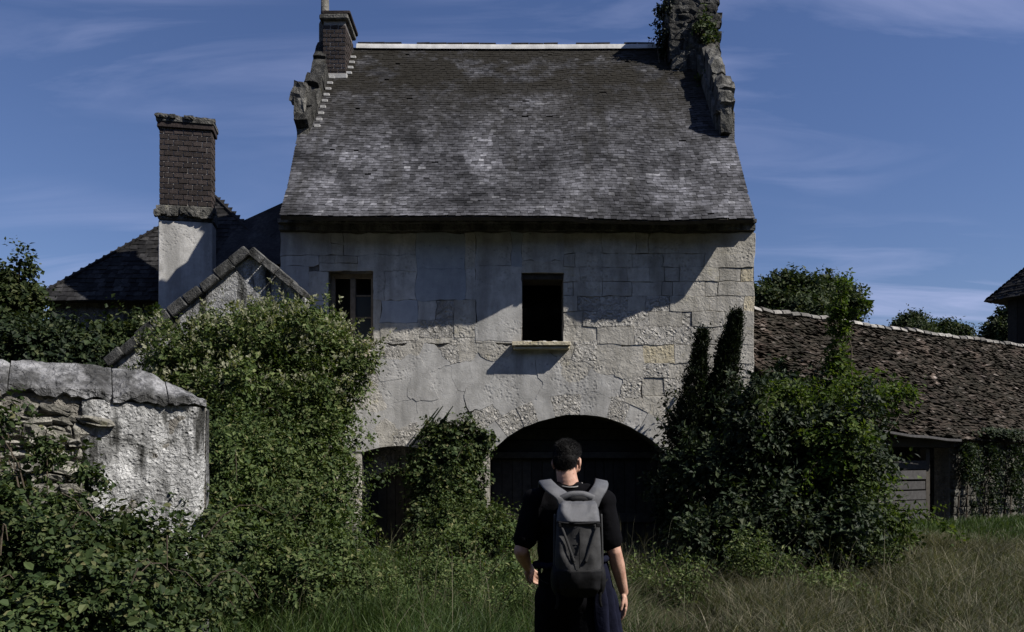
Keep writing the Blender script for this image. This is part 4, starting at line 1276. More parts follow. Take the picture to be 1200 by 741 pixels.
def bush(name, label, cat, clumps, n, per, tl, L, mat, base, shell=0.55, lump=0.35, lumpscale=1.6, ratio=0.6, up=0.35, droop=0.25, six=False, nstem=8, rad=0.02, group=None, part='foliage', stem='stem', flat=0.7, shoots=0.035, sub=7, trail=14):
    t = thing(name, base, label, cat, group)
    p, o = clump_pts(clumps, int(n*1.55), shell, lump, lumpscale, up, sub)
    if shoots:                                    # longer shoots that break the outline
        k = rng.choice(len(p), int(len(p)*shoots)); oo = unit(o[k]*0.7 + np.array([0, 0, 0.55]) + rng.normal(size=(len(k), 3))*0.25)
        q = np.concatenate([p[k] + oo*tl*f for f in (0.55, 1.1, 1.6)]); p = np.concatenate([p, q]); o = np.concatenate([o, oo, oo, oo])
    runs = []
    if trail:                                     # long arching runners with leaves strung along them
        cand = np.where((o[:, 1] < 0.35))[0]
        for i in rng.choice(cand, min(trail, len(cand)), replace=False):
            d = unit((o[i]*0.8 + np.array([0, -0.1, 0.7]) + rng.normal(size=3)*0.35)[None])[0]; ln = rng.uniform(1.6, 3.6)*tl*1.3
            ts = np.linspace(0, 1, 9)
            path = p[i][None] + d[None]*(ts*ln)[:, None] + np.array([0, 0, -0.75])[None]*(ts**2*ln)[:, None]
            if path[:, 2].min() < 0.03: continue
            runs.append(path); tang = unit(np.gradient(path, axis=0))
            p = np.concatenate([p, path[1:], path[2:]]); o = np.concatenate([o, tang[1:], unit(tang[2:] + rng.normal(size=(7, 3))*.6)])
    pos, ax, nr, Ls, Ws = twig_leaves(p, o, per, tl, L, ratio, droop, flat)
    me = leaf_mesh(part, pos, ax, nr, Ls, Ws, 0.18, six)
    link(part, me, M[mat], t)
    if nstem: stems_mesh(stem, clumps, base, M['bark'], t, nstem, rad)
    if runs:
        bm = bmesh.new()
        for path in runs: tube(bm, [Vector(q) for q in path], [0.007*(1-0.7*k/8) for k in range(9)], 4)
        link('runner', bm_mesh('runner', bm), M['bark'], t, 'stuff')
    return t, p, o

# the big flowering climber over the outhouse
CL = [(300,418,11.9,86,46,1.0),(245,432,11.6,60,38,0.9),(345,404,12.2,52,42,0.8),(366,440,11.6,50,54,0.9),(300,480,11.2,105,66,1.0),(400,475,11.8,32,58,0.6),(215,455,11.4,40,34,0.6),(322,374,12.6,28,13,0.3),(345,560,10.8,68,86,0.8)]
t, p, o = bush('flowering_climber', 'big flowering climber heaped over the gabled outhouse', 'climber', CL, 14500, 10, 0.16, 0.048, 'leaf_clematis', W(300,640,11.4), 0.5, 0.32, 1.4, 0.62, 0.4)
sel = (o[:, 2] > 0.15) & (p[:, 2] > 2.3); sel &= rng.random(len(p)) < 0.24
pp = p[sel]; oo = o[sel]
pos, ax, nr, Ls, Ws = twig_leaves(pp + oo*0.17, oo, 10, 0.11, 0.04, 0.7, 0.0)
link('blossom', leaf_mesh('blossom', pos, ax + oo.repeat(10, 0)*0.6, nr, Ls, Ws), M['blossom'], t)
# thicket in front of it
TH = [(320,600,9.8,78,78,0.8),(370,612,10.4,40,70,0.6),(290,540,9.6,62,58,0.7),(380,695,9.0,74,48,0.7),(280,680,8.6,84,66,0.8),(420,690,10.2,34,28,0.45),(262,610,9.2,34,70,0.6),(392,525,11.0,20,36,0.35)]
bush('thicket', 'tangled green thicket of wild shrubs below the flowering climber', 'shrub', TH, 11500, 8, 0.21, 0.05, 'leaf_thicket', W(340,0,9.2)*Vector((1,1,0)) if False else Vector((-2.5,9.2,0)), 0.5, 0.4, 1.7, 0.55, 0.35)
# brambles nearest the camera at left
BR = [(60,700,4.9,110,70,0.5),(150,722,5.2,100,54,0.5),(15,645,5.4,66,44,0.4),(95,672,5.3,70,34,0.35),(200,712,6.2,76,46,0.5),(-40,680,4.8,80,110,0.5),(25,575,5.7,22,18,0.13),(170,676,5.7,46,28,0.3),(238,680,6.9,46,46,0.45),(232,600,7.7,10,40,0.13),(80,605,5.6,20,24,0.12),(140,630,5.6,22,18,0.12),(105,560,5.7,9,20,0.07),(55,530,5.7,7,18,0.06),(-5,500,5.8,14,24,0.1)]
t, p, o = bush('bramble_bush', 'dark bramble bush in front of the whitewashed garden wall', 'bush', BR, 11500, 7, 0.14, 0.037, 'leaf_bramble', (-3.0,5.2,0), 0.45, 0.42, 2.2, 0.72, 0.3, 0.25, True, 10, 0.012)
for i in range(26):
    a = W(rnd.uniform(-10, 250), rnd.uniform(600, 720), rnd.uniform(4.6, 5.6)); d = Vector((rnd.uniform(-.5, .6), rnd.uniform(-.3, .1), rnd.uniform(0.4, 0.9)))
    pts = [a + d*s*0.9 + Vector((0, 0, -0.55*s*s)) for s in (0, .25, .5, .75, 1.0)]
    bm = bmesh.new(); tube(bm, pts, [0.006, 0.005, 0.0045, 0.003, 0.002], 4)
    link('cane', bm_mesh('cane', bm), M['bark'], t)
# ivy and shrub between the small door and the gateway
IV = [(520,535,14.75,36,34,0.2),(548,560,14.7,26,50,0.2),(518,503,14.85,24,14,0.12),(548,510,14.85,24,20,0.14),(565,520,14.8,14,22,0.1),(532,592,14.4,48,30,.3),(500,612,14.3,34,22,.25),(505,555,14.7,26,30,.16),(492,532,14.8,10,8,.1)]
bush('gate_ivy', 'dense dark ivy between the small door and the gateway', 'ivy', IV, 2900, 7, 0.16, 0.062, 'leaf_bramble', (-1.2,14.8,0), 0.4, 0.6, 2.4, 0.8, 0.1, 0.45, False, 6, 0.02)
GS = [(548,658,12.4,52,50,0.65),(512,662,12.6,40,36,0.5),(575,692,10.6,44,38,0.6),(500,704,10.2,70,36,0.6),(560,636,13.2,42,32,0.45),(592,615,13.4,13,28,0.18),(598,665,11.6,16,38,0.3),(535,622,13.4,34,22,0.35),(455,700,10.2,40,28,0.5)]
bush('rounded_shrub', 'rounded leafy shrub in front of the gateway pier left of the walker', 'shrub', GS, 8600, 8, 0.19, 0.05, 'leaf_thicket', (-0.75,12.3,0), 0.5, 0.4, 1.8, 0.62, 0.35)
# dead stalks leaning over the ivy
t = thing('dry_stalks', (-1.4, 14.8, 2.2), 'dry leaning stalks sticking out of the ivy by the gateway', 'stalks')
for px, py in ((514,478),(519,476),(509,484),(531,476),(521,489),(540,500),(546,496),(527,484)):
    b = W(px-26, py+38, 14.8); e = W(px, py, 14.82)
    bm = bmesh.new(); tube(bm, [b, b.lerp(e, .5) + Vector((0,0,.015)), e], [0.02, 0.018, 0.008], 5)
    link('stalk', bm_mesh('stalk', bm), M['leaf_dark'], t)
# large shrub right of the gateway
RB = [(905,490,12.6,54,40,0.7),(955,518,12.2,52,54,0.7),(880,555,12.2,72,62,0.8),(985,575,12.0,44,58,0.6),(935,625,11.4,84,50,0.8),(850,635,11.4,64,44,0.6),(850,520,14.1,42,44,0.4),(1018,625,12.0,30,28,0.4),(808,560,14.1,30,74,0.5),(800,500,14.4,22,34,0.3),(905,462,13.4,30,18,0.4),(948,462,12.8,26,20,0.4),(798,645,12.8,26,32,0.3),(792,590,14.55,14,60,0.25)]
bush('overgrown_shrub', 'large overgrown dark shrub right of the gateway against the barn', 'shrub', RB, 10500, 9, 0.24, 0.07, 'leaf_dark', (3.9,12.0,0.05), 0.5, 0.42, 1.5, 0.6, 0.3, 0.25, False, 12, 0.03)
RB2 = [(980,485,12.0,22,32,0.3),(1000,560,11.5,32,46,0.35),(1035,612,11.6,22,26,0.25),(1005,458,12.6,34,9,0.2),(1050,466,13.2,30,6,0.15),(970,540,11.5,24,40,0.25),(925,472,12.0,24,18,0.25)]
bush('bright_creeper', 'brighter green creeper sprawling over the shrub and barn tiles', 'creeper', RB2, 1500, 8, 0.24, 0.062, 'leaf_bright', (5.0,11.6,0.1), 0.4, 0.45, 1.8, 0.6, 0.4, 0.3, False, 6, 0.012)
SP = [(984,345,12.6,5,18,0.06),(982,385,12.6,6,36,0.08),(980,430,12.6,7,36,0.1),(998,374,12.6,9,4,0.05),(1008,364,12.6,4,4,0.04),(990,334,12.6,6,6,0.05)]
bush('young_sapling', 'slender bright sapling rising above the barn ridge', 'sapling', SP, 420, 7, 0.10, 0.068, 'leaf_bright', W(982,470,12.6), 0.2, 0.4, 3.0, 0.5, 0.7, 0.2, False, 4, 0.016, None, 'foliage', 'stem', 0.7, 0.05, 0, 3)
# two narrow yew spires against the house corner
def spire(t, pts, n):
    P_, O_ = [], []
    pts = [(W(px, py, Y), r) for px, py, Y, r in pts]
    seg = [(pts[i+1][0]-pts[i][0]).length for i in range(len(pts)-1)]
    for i in range(n):
        k = rnd.choices(range(len(seg)), seg)[0]; f = rnd.random()
        c = pts[k][0].lerp(pts[k+1][0], f); r = (pts[k][1]*(1-f)+pts[k+1][1]*f) * (0.35+0.65*math.sqrt(rnd.random())) * (1 + 0.35*mnoise.noise(c*2.2))
        a = rnd.uniform(0, 2*math.pi); d = Vector((math.cos(a), math.sin(a), 0))
        P_.append(c + d*r); O_.append((d*0.5 + Vector((0.15, 0, 1.0)) + Vector((rnd.gauss(0,.2), rnd.gauss(0,.2), 0))).normalized())
    return np.array([tuple(v) for v in P_]), np.array([tuple(v) for v in O_])
t = thing('yew', (3.3, 13.7, 0), 'dark yew with two narrow pointed spires against the house corner', 'tree')
P1, O1 = spire(t, [(808,560,13.9,.42),(811,490,13.9,.26),(816,445,13.9,.13),(820,415,13.9,.085),(823,392,13.9,.03)], 2300)
P2, O2 = spire(t, [(826,560,13.9,.42),(842,480,13.9,.24),(851,430,13.9,.14),(858,396,13.9,.095),(862,370,13.9,.035)], 2700)
P3, O3 = spire(t, [(842,460,13.9,.08),(846,425,13.9,.05),(847,404,13.9,.02)], 330)
PP = np.concatenate([P1, P2, P3]); OO = np.concatenate([O1, O2, O3])
pos, ax, nr, Ls, Ws = twig_leaves(PP, OO, 12, 0.12, 0.042, 0.4, 0.0, 0.2)
link('foliage', leaf_mesh('foliage', pos, ax + OO.repeat(12, 0)*0.8, nr, Ls, Ws), M['leaf_yew'], t)
bm = bmesh.new()
tube(bm, [(3.1,13.9,0), W(811,490,13.9), W(817,438,13.9), W(821,410,13.9)], [.12,.05,.015,.004], 7); tube(bm, [(3.3,13.9,0), W(842,480,13.9), W(852,426,13.9), W(859,392,13.9)], [.12,.05,.015,.004], 7)
link('trunk', bm_mesh('trunk', bm), M['bark'], t)

# ivy on the ruined chimney
IC = [(826,36,18.05,11,16,0.12),(830,60,18.1,6,12,0.1),(828,95,17.6,7,9,0.1),(838,82,17.5,4,7,0.08)]
bush('chimney_ivy', 'green ivy clinging to the ruined stone chimney', 'ivy', IC, 330, 7, 0.13, 0.06, 'leaf_bramble', (4.3,18.0,10.6), 0.3, 0.4, 3, 0.8, 0.1, 0.4, False, 2, 0.012, None, 'foliage', 'stem', 0.7, 0.03, 0, 2)
IC = [(778,14,18.2,5,12,0.12),(777,38,18.3,5,14,0.12),(781,56,18.4,4,8,0.1)]
bush('chimney_ivy', 'dark dead ivy fringe on the shaded side of the ruined chimney', 'ivy', IC, 220, 7, 0.12, 0.055, 'leaf_yew', (3.45,18.3,10.6), 0.3, 0.5, 3, 0.7, 0.1, 0.5, False, 2, 0.012, None, 'foliage', 'stem', 0.7, 0.03, 0, 0)
# ivy curtains on the barn wall
def barn_ivy():
    t = thing('barn_ivy', tuple(BP(4.5, DW, 2.2)), 'ivy curtains hanging from the barn eaves over the rubble wall', 'ivy')
    pts, out = [], []
    strands = [(3.95,2.2,1.6),(4.3,2.2,0.7),(5.05,2.25,0.95),(5.25,2.2,0.5),(6.0,2.2,1.1),(6.25,2.2,0.5),(7.0,2.2,0.9)]
    for i in range(760):
        s, z1, z0 = rnd.choice(strands); f = rnd.random()**1.35
        z = z1 - (z1-z0+0.25)*f
        ss = s + rnd.gauss(0, 0.11*(1-0.5*f))
        pts.append(BP(ss, DW + 0.1 + rnd.uniform(0, 0.2), z)); out.append(Vector((bnrm.x*0.6+rnd.gauss(0,.3), bnrm.y*0.6, -0.6+rnd.gauss(0,.2))).normalized())
    for i in range(260):
        pts.append(BP(rnd.gauss(5.5,.5), BD+0.02+rnd.uniform(-.25,.12), 2.3+rnd.uniform(0,.2))); out.append(Vector((bnrm.x*.4, bnrm.y*.4, .5)))
    pos, ax, nr, Ls, Ws = twig_leaves(np.array([tuple(v) for v in pts]), np.array([tuple(v) for v in out]), 6, 0.16, 0.062, 0.8, 0.4)
    link('foliage', leaf_mesh('foliage', pos, ax, nr, Ls, Ws), M['leaf_dark'], t)
    bm = bmesh.new()
    for s, z1, z0 in strands: tube(bm, [BP(s, DW+0.05, 0.2), BP(s+.06, DW+0.06, 1.2), BP(s-.03, DW+.06, 2.2)], [.02,.015,.008], 5)
    link('stem', bm_mesh('stem', bm), M['bark'], t)
barn_ivy()

# trees
def tree(name, label, base, top_clumps, n, per, tl, L, mat, rad, group=None, ratio=0.7):
    t, p, o = bush(name, label, 'tree', top_clumps, n, per, tl, L, mat, base, 0.35, 0.4, 0.9 if tl > 0.5 else 1.4, ratio, 0.3, 0.2, False, 0, 0, group, 'crown', 'stem', 0.7, 0.002, 0, 0)
    bm = bmesh.new(); b = Vector(base)
    mid = W(top_clumps[0][0], top_clumps[0][1], top_clumps[0][2])
    tube(bm, [b, b.lerp(mid, .5) + Vector((rad, 0, 0)), mid], [rad, rad*.75, rad*.4], 8)
    for c in top_clumps: tube(bm, [b.lerp(mid, rnd.uniform(.45,.8)), b.lerp(mid, .9).lerp(W(*c[:3]), .5), W(*c[:3])], [rad*.4, rad*.25, rad*.08], 6)
    link('trunk', bm_mesh('trunk', bm), M['bark'], t)
    return t
G2 = 'trees beyond the barn'
tree('broadleaf_tree', 'tallest dark tree beyond the barn beside the house corner', (13.5,44,0), [(926,336,44,16,14,1.0),(907,348,44,16,14,1.0),(945,348,44,15,16,1.0),(888,354,43,12,14,.8),(925,366,43,36,14,1.3)], 3000, 9, 0.6, 0.17, 'leaf_tree', 0.35, G2)
tree('broadleaf_tree', 'dark tree behind the bright sapling and barn ridge', (17.3,47,0), [(966,342,47,14,14,1.0),(984,352,47,16,15,1.0),(960,362,46,20,14,1.2),(996,366,46,10,10,.8)], 2200, 9, 0.6, 0.17, 'leaf_tree', 0.3, G2)
tree('broadleaf_tree', 'small rounded tree above the middle of the barn ridge', (25.5,52,0), [(1068,380,52,11,9,.8),(1057,387,52,9,7,.6),(1078,389,51,12,8,.7)], 1300, 9, 0.5, 0.16, 'leaf_tree', 0.3, G2)
tree('broadleaf_tree', 'low spreading tree right of the small rounded tree', (28.5,53,0), [(1104,388,53,13,7,.8),(1122,392,53,12,7,.7),(1094,392,53,12,7,.7)], 1300, 9, 0.5, 0.16, 'leaf_tree', 0.3, G2)
tree('broadleaf_tree', 'dark tree half hidden behind the timber building', (23.2,38,0), [(1178,386,38,16,14,.7),(1170,394,38,14,12,.7),(1190,372,38,12,18,.7)], 1100, 9, 0.45, 0.14, 'leaf_tree', 0.25, G2)
G3 = 'trees behind the garden wall'
tree('hedgerow_tree', 'dark tree with a pointed leader behind the garden wall', (-9.6,15.5,0), [(12,362,15.5,24,30,0.6),(24,312,15.5,5,22,0.12),(2,366,15.3,24,40,0.6),(-34,350,15.3,36,44,.8),(30,346,15.6,14,12,.3)], 2600, 8, 0.28, 0.085, 'leaf_tree', 0.16, G3)
tree('hedgerow_tree', 'dark bushy tree with reddish tinge between the leader and annex', (-8.3,15.3,0), [(80,418,15.2,54,28,0.8),(60,394,15.4,26,16,.4),(30,415,15,46,34,.8),(105,430,15,46,22,.8)], 2600, 8, 0.28, 0.085, 'leaf_dark', 0.15, G3)
tree('hedgerow_tree', 'green bushy tree below the tall chimney and annex eaves', (-7.0,15.8,0), [(160,404,15.8,42,20,.6),(178,382,16.2,22,9,.35),(130,416,15.4,46,22,.7),(200,408,16,34,24,.5)], 2400, 8, 0.28, 0.085, 'leaf_tree', 0.15, G3)

# ------------------------------------------------------------------ grass and weeds
def grass(name, label, n, area, hgt, wid, mat, lean=0.35, clumpy=0.6, mask=None):
    x = rng.uniform(area[0], area[1], n*2); y = rng.uniform(area[2], area[3], n*2)
    d = np.array([mnoise.noise((a*0.9, b*0.9, 11.0)) + 0.5*mnoise.noise((a*3.1, b*3.1, 4.0)) for a, b in zip(x, y)])
    keep = rng.random(n*2) < np.clip(0.55 + d*clumpy*1.3, 0.05, 1)
    if mask is not None: keep &= mask(x, y)
    x, y, d = x[keep][:n], y[keep][:n], d[keep][:n]
    n = len(x)
    z = np.array([ground_z(a, b) for a, b in zip(x, y)]) - 0.03
    h = hgt*rng.uniform(0.45, 1.25, n)*(1 + 0.5*d); a = rng.uniform(0, 2*math.pi, n)
    ln = lean*rng.uniform(0.2, 1.6, n)*h
    wind = np.array([0.25, 0.0])
    dx, dy = np.cos(a)*ln + wind[0]*h*.5, np.sin(a)*ln
    sx, sy = -np.sin(a), np.cos(a); w = wid*rng.uniform(0.6, 1.3, n)
    # blades turn their flat side every way
    b2 = rng.uniform(0, 2*math.pi, n); sx, sy = np.cos(b2), np.sin(b2)
    o = np.zeros(n)
    def st(fx, fz, fw):
        cx, cy, cz = x + dx*fx, y + dy*fx, z + h*fz
        return np.stack([cx - sx*w*fw, cy - sy*w*fw, cz], 1), np.stack([cx + sx*w*fw, cy + sy*w*fw, cz], 1)
    a0, a1 = st(0, 0, .5); b0, b1 = st(.3, .55, .42); c0, c1 = st(.75, .88, .25); t0, t1 = st(1.15, 1.0, .04)
    v = np.stack([a0, a1, b0, b1, c0, c1, t0, t1], 1).reshape(-1, 3)
    f = np.array([0,1,3,2, 2,3,5,4, 4,5,7,6])
    idx = (np.arange(n)[:, None]*8 + f[None]).ravel()
    o_ = link(name, mesh_np(name, v, 4, idx), M[mat], None, 'stuff')
    tag(o_, label, 'grass')
def m_left(x, y): return x < 1.6 + 0.1*y
grass('dry_grass', 'tall dry tan grass in front of the big shrub', 85000, (0.3, 9.0, 6.2, 14.5), 0.30, 0.006, 'grass_dry', 0.9, 0.9)
grass('weedy_grass', 'short weedy green grass before the shrubs at left', 34000, (-4.5, 1.5, 5.8, 14.0), 0.30, 0.007, 'grass_green', 0.7, 0.9)
grass('green_grass', 'mown looking green grass running up to the barn', 60000, (3.5, 17.0, 10.5, 24.0), 0.16, 0.012, 'grass_green', 0.4, 0.3)
grass('meadow_grass', 'green grass blades mixed through the dry meadow', 60000, (-5, 10, 3.0, 13.0), 0.24, 0.007, 'grass_green', 0.6, 0.9)
grass('seed_grass', 'tall pale seeding grass stalks standing above the meadow', 2600, (-3.5, 8.0, 6.6, 13.5), 0.62, 0.005, 'grass_dry', 0.35, 1.2)
WD = [(780,680,10.0,40,22,.4),(880,670,10.4,60,20,.4),(960,690,9.8,60,18,.4),(1010,650,10.8,50,16,.3),(740,700,10.5,26,26,.3)]
bush('weed_patch', 'straggling low weeds at the foot of the big shrub', 'weeds', WD, 1300, 6, 0.2, 0.045, 'leaf_clematis', (2.8,10.0,0), 0.3, 0.5, 2.2, 0.4, 0.7, 0.15, False, 0, 0)
WE = [(420,716,9.0,50,30,.45),(480,722,8.8,50,28,.4),(545,722,8.9,50,28,.4),(598,720,9.0,22,24,.3),(350,722,8.6,60,36,.5),(515,700,9.6,60,22,.4),(440,690,9.8,44,24,.4)]
bush('weed_tangle', 'tangled low weeds and nettles left of the walker', 'weeds', WE, 4600, 6, 0.2, 0.04, 'leaf_thicket', (-1.1,9.0,0), 0.3, 0.5, 2.2, 0.42, 0.8, 0.15, False, 0, 0)

# ------------------------------------------------------------------ the walker
PX, PY_ = 0.31, 4.4
def pbody(name, items, voxel, mat, parent, smooth=2, noise_amp=0.0, noise_sc=9.0, ratio=None, fold=None):
    """one continuous skin grown over tapered limbs and ellipsoids given in the walker's own space"""
    bm = bmesh.new()
    for it in items:
        if it[0] == 'c':
            _, a, ra, b, rb = it; a, b = Vector(a), Vector(b)
            k = max(2, int((b-a).length / (min(ra, rb)*0.45)) + 1)
            for i in range(k+1):
                t = i/k; m = Matrix.Translation(a.lerp(b, t))
                bmesh.ops.create_icosphere(bm, subdivisions=2, radius=ra+(rb-ra)*t, matrix=m)
        else:
            _, c, s, *rt = it
            m = Matrix.Translation(Vector(c)) @ (rt[0].to_4x4() if rt else Matrix.Identity(4)) @ Matrix.Diagonal((*s, 1))
            bmesh.ops.create_icosphere(bm, subdivisions=3, radius=1, matrix=m)
    me = bpy.data.meshes.new(name); bm.to_mesh(me); bm.free()
    o = bpy.data.objects.new('tmp', me); COL.objects.link(o)
    md = o.modifiers.new('r', 'REMESH'); md.mode = 'VOXEL'; md.voxel_size = voxel
    if smooth:
        ms = o.modifiers.new('s', 'SMOOTH'); ms.factor = 0.5; ms.iterations = smooth
    if ratio:
        dm = o.modifiers.new('d', 'DECIMATE'); dm.ratio = ratio
    m2 = evaluated_mesh(o, name); bpy.data.objects.remove(o); bpy.data.meshes.remove(me)
    m2.materials.clear()
    if noise_amp or fold:
        nrm = [v.normal.copy() for v in m2.vertices]
        for v, nn in zip(m2.vertices, nrm):
            d = noise_amp * mnoise.noise(v.co*noise_sc) if noise_amp else 0
            if fold: d += fold(v.co)
            v.co = v.co + nn*d
    m2.transform(Matrix.Translation((PX, PY_, 0)))
    return link(name, m2, mat, parent, None, True)

skin_m, nt, b, out = new_mat('skin'); n_ = N(nt)
n_.put(b.inputs['Base Color'], n_.mix(n_.rng(n_.noise(22, 6, 0.7), 0.35, 0.65), (0.36,0.20,0.145), (0.50,0.31,0.235)))
n_.put(b.inputs['Normal'], n_.bump(n_.noise(120, 4, 0.7), 0.25, 0.004))
b.inputs['Specular IOR Level'].default_value = 0.3; b.inputs['Roughness'].default_value = 0.6; b.inputs['Subsurface Weight'].default_value = 0.05; b.inputs['Subsurface Radius'].default_value = (0.02,0.008,0.004)
def cloth(name, col, bump=0.4):
    m, nt, b, out = new_mat(name); n = N(nt)
    n.put(b.inputs['Base Color'], n.mix(n.rng(n.noise(18, 5, .6), .3, .7), tuple(x*.8 for x in col), tuple(x*1.2 for x in col)))
    b.inputs['Roughness'].default_value = 0.95; b.inputs['Specular IOR Level'].default_value = 0.06
    n.put(b.inputs['Normal'], n.bump(n.math('ADD', n.noise(11, 4, .5), n.math('MULTIPLY', n.noise(140, 2), 0.15)), bump, 0.02))
    return m
black_cloth, navy_cloth = cloth('black cotton', (0.0032,0.0032,0.0042)), cloth('navy cloth', (0.008,0.009,0.019))
trouser_m = cloth('black trouser cloth', (0.004,0.004,0.005))
hair_m = flat_mat('dark hair', (0.005,0.0045,0.0045), 0.65, 0.4, 40, 0.3, 0.1)
shoe_m = flat_mat('dark shoe leather', (0.02,0.018,0.016), 0.5, 0.2, 20, 0.2, 0.4)

per = thing('person', (PX, PY_, 0), 'person in black t-shirt walking away towards the gateway with a backpack', 'person')
hd = Vector((-0.012, 0.045, 1.672))
turn = Matrix.Rotation(R(-18), 3, 'Z') @ Matrix.Rotation(R(-16), 3, 'X')
def hp(x, y, z): return hd + turn @ (Vector((x, y, z)) * 0.95)
body = []
Eh = lambda c, s, *r: body.append(('e', c, tuple(0.95*q for q in s), *r))
E = lambda c, s, *r: body.append(('e', c, s, *r)); Cc = lambda a, ra, b, rb: body.append(('c', a, ra, b, rb))
Eh(hp(0,-0.008,0.024), (0.068,0.084,0.076), turn); Eh(hp(0,0.03,-0.035), (0.056,0.060,0.078), turn); Eh(hp(0,0.045,-0.085), (0.032,0.035,0.03), turn)
Eh(hp(0,0.098,-0.02), (0.013,0.02,0.026), turn); Eh(hp(0,0.108,-0.035), (0.017,0.014,0.011), turn)        # nose
Eh(hp(0,0.085,-0.066), (0.024,0.014,0.007), turn); Eh(hp(0,0.083,-0.075), (0.021,0.013,0.007), turn)      # lips
for s in (-1, 1):
    Eh(hp(s*0.03,0.076,0.012), (0.014,0.012,0.009), turn); Eh(hp(s*0.032,0.08,0.03), (0.024,0.012,0.007), turn)   # eyes and brows
    Eh(hp(s*0.076,-0.004,-0.012), (0.010,0.018,0.032), turn @ Matrix.Rotation(R(s*22), 3, 'Z')); Eh(hp(s*0.074,0.002,-0.038), (0.008,0.010,0.012), turn)
    Eh(hp(s*0.050,0.045,-0.03), (0.02,0.03,0.025), turn)
Cc((0.0,0.0,1.50), 0.062, hp(0,-0.018,-0.055), 0.055)
E((0.0,0.0,1.495), (0.12,0.07,0.05))
shL, shR = Vector((-0.178,0.0,1.455)), Vector((0.170,-0.005,1.455))
elR, wrR = Vector((0.236,-0.035,1.185)), Vector((0.295,0.035,0.962))
elL, wrL = Vector((-0.262,-0.05,1.195)), Vector((-0.225,0.150,1.085))
E((0,0.0,1.36), (0.165,0.105,0.16)); E((0,0.005,1.14), (0.14,0.095,0.16)); E((0,0.0,0.96), (0.158,0.105,0.12))
for sh, el, wr in ((shL, elL, wrL), (shR, elR, wrR)):
    E(sh, (0.062,0.06,0.062)); Cc(sh, 0.052, el, 0.040); Cc(el, 0.040, el.lerp(wr, 0.3), 0.041); Cc(el.lerp(wr, 0.3), 0.041, wr, 0.026)
hipL, hipR = Vector((-0.09,0,0.93)), Vector((0.09,0,0.93))
knL, anL = Vector((-0.10,0.14,0.51)), Vector((-0.105,0.10,0.10))
knR, anR = Vector((0.10,-0.06,0.50)), Vector((0.115,-0.30,0.14))
for h_, k_, a_ in ((hipL, knL, anL), (hipR, knR, anR)):
    Cc(h_, 0.088, k_, 0.058); Cc(k_, 0.057, k_.lerp(a_, .35), 0.055); Cc(k_.lerp(a_, .35), 0.055, a_, 0.037)
Cc(anL, 0.036, anL + Vector((-0.01,0.16,-0.055)), 0.034); Cc(anL + Vector((0,-.03,-.03)), .036, anL + Vector((-.005,.06,-.05)), .036)
Cc(anR, 0.036, anR + Vector((0.01,0.13,-0.095)), 0.034); Cc(anR + Vector((0,-.03,-.01)), .036, anR + Vector((.005,.06,-.06)), .036)
def hand(wr, d, palm_n, thumb_side, curl):
    """palm, four unequal bent fingers and a thumb from the palm's side"""
    d = d.normalized(); pn = (palm_n - d*palm_n.dot(d)).normalized(); sd = d.cross(pn)*thumb_side
    m = Matrix((sd, d, pn)).transposed()
    E(wr + d*0.048, (0.039,0.052,0.015), m); E(wr + d*0.03 + sd*0.018 + pn*0.006, (0.02,0.03,0.016), m)
    for k, (off, ln) in enumerate(((0.029,0.078),(0.0105,0.086),(-0.0085,0.080),(-0.0265,0.063))):
        p = wr + d*(0.092 - 0.006*abs(off-0.008)/0.02) + sd*off
        ang = curl[0] + 0.10*k; q = p; dirv = d
        for j, f in enumerate((0.45, 0.32, 0.23)):
            dirv = (d*math.cos(ang) + pn*math.sin(ang)); e = q + dirv*ln*f
            Cc(q, 0.0092 - 0.0007*j, e, 0.0086 - 0.0007*j); q = e; ang += curl[1]
    p = wr + d*0.022 + sd*0.03; a = (d*0.75 + sd*0.6 + pn*0.35).normalized(); e = p + a*0.038
    Cc(p, 0.0125, e, 0.0105); b_ = (d*0.95 + sd*0.15 + pn*0.35).normalized(); Cc(e, 0.0105, e + b_*0.032, 0.0088)
hand(wrR, Vector((0.13,0.10,-1)), Vector((-1,0.15,-0.1)), 1 if False else -1, (0.35,0.32))
hand(wrL, Vector((0.25,0.75,-0.55)), Vector((0.75,-0.35,-0.2)), 1, (0.4,0.45))
pbody('body', body, 0.0052, skin_m, per, 2, 0, 9, 0.35)
# clothing
sm = lambda a, b, t: a.lerp(b, t)
shirt = [('e',(0,0.0,1.37),(0.192,0.128,0.15)),('e',(0,0.005,1.2),(0.172,0.122,0.2)),('e',(0,0.005,1.02),(0.170,0.124,0.12)),('e',(0,0.0,1.475),(0.125,0.082,0.06)),
         ('c',(-0.04,-0.004,1.50),0.066,(0.03,-0.004,1.502),0.066)]
for sh, el in ((shL, elL), (shR, elR)):
    shirt += [('e', sh, (0.078,0.078,0.072)), ('c', sh, 0.070, sm(sh, el, 0.74), 0.068), ('c', Vector((sh.x*0.5,0,1.49)), 0.062, sh + Vector((0,0,0.005)), 0.068)]
def shirt_fold(c):
    return 0.006*mnoise.noise((c.x*14, c.y*14, c.z*6)) + 0.004*math.sin(c.z*38 + 4*mnoise.noise(c*5))*max(0, 1-abs(c.z-1.12)/.2)
sh_o = pbody('t_shirt', shirt, 0.0095, black_cloth, per, 3, 0.003, 16, None, shirt_fold)
pants = [('e',(0,0.0,0.95),(0.172,0.125,0.13))]
for h_, k_, a_ in ((hipL, knL, anL), (hipR, knR, anR)):
    pants += [('c', h_, 0.108, k_, 0.082), ('c', k_, 0.08, sm(k_, a_, 0.9), 0.068)]
pbody('trousers', pants, 0.011, trouser_m, per, 3, 0.006, 9, None, lambda c: 0.006*math.sin(c.z*30 + 5*mnoise.noise(c*4))*max(0, 1-abs(c.z-.35)/.3))
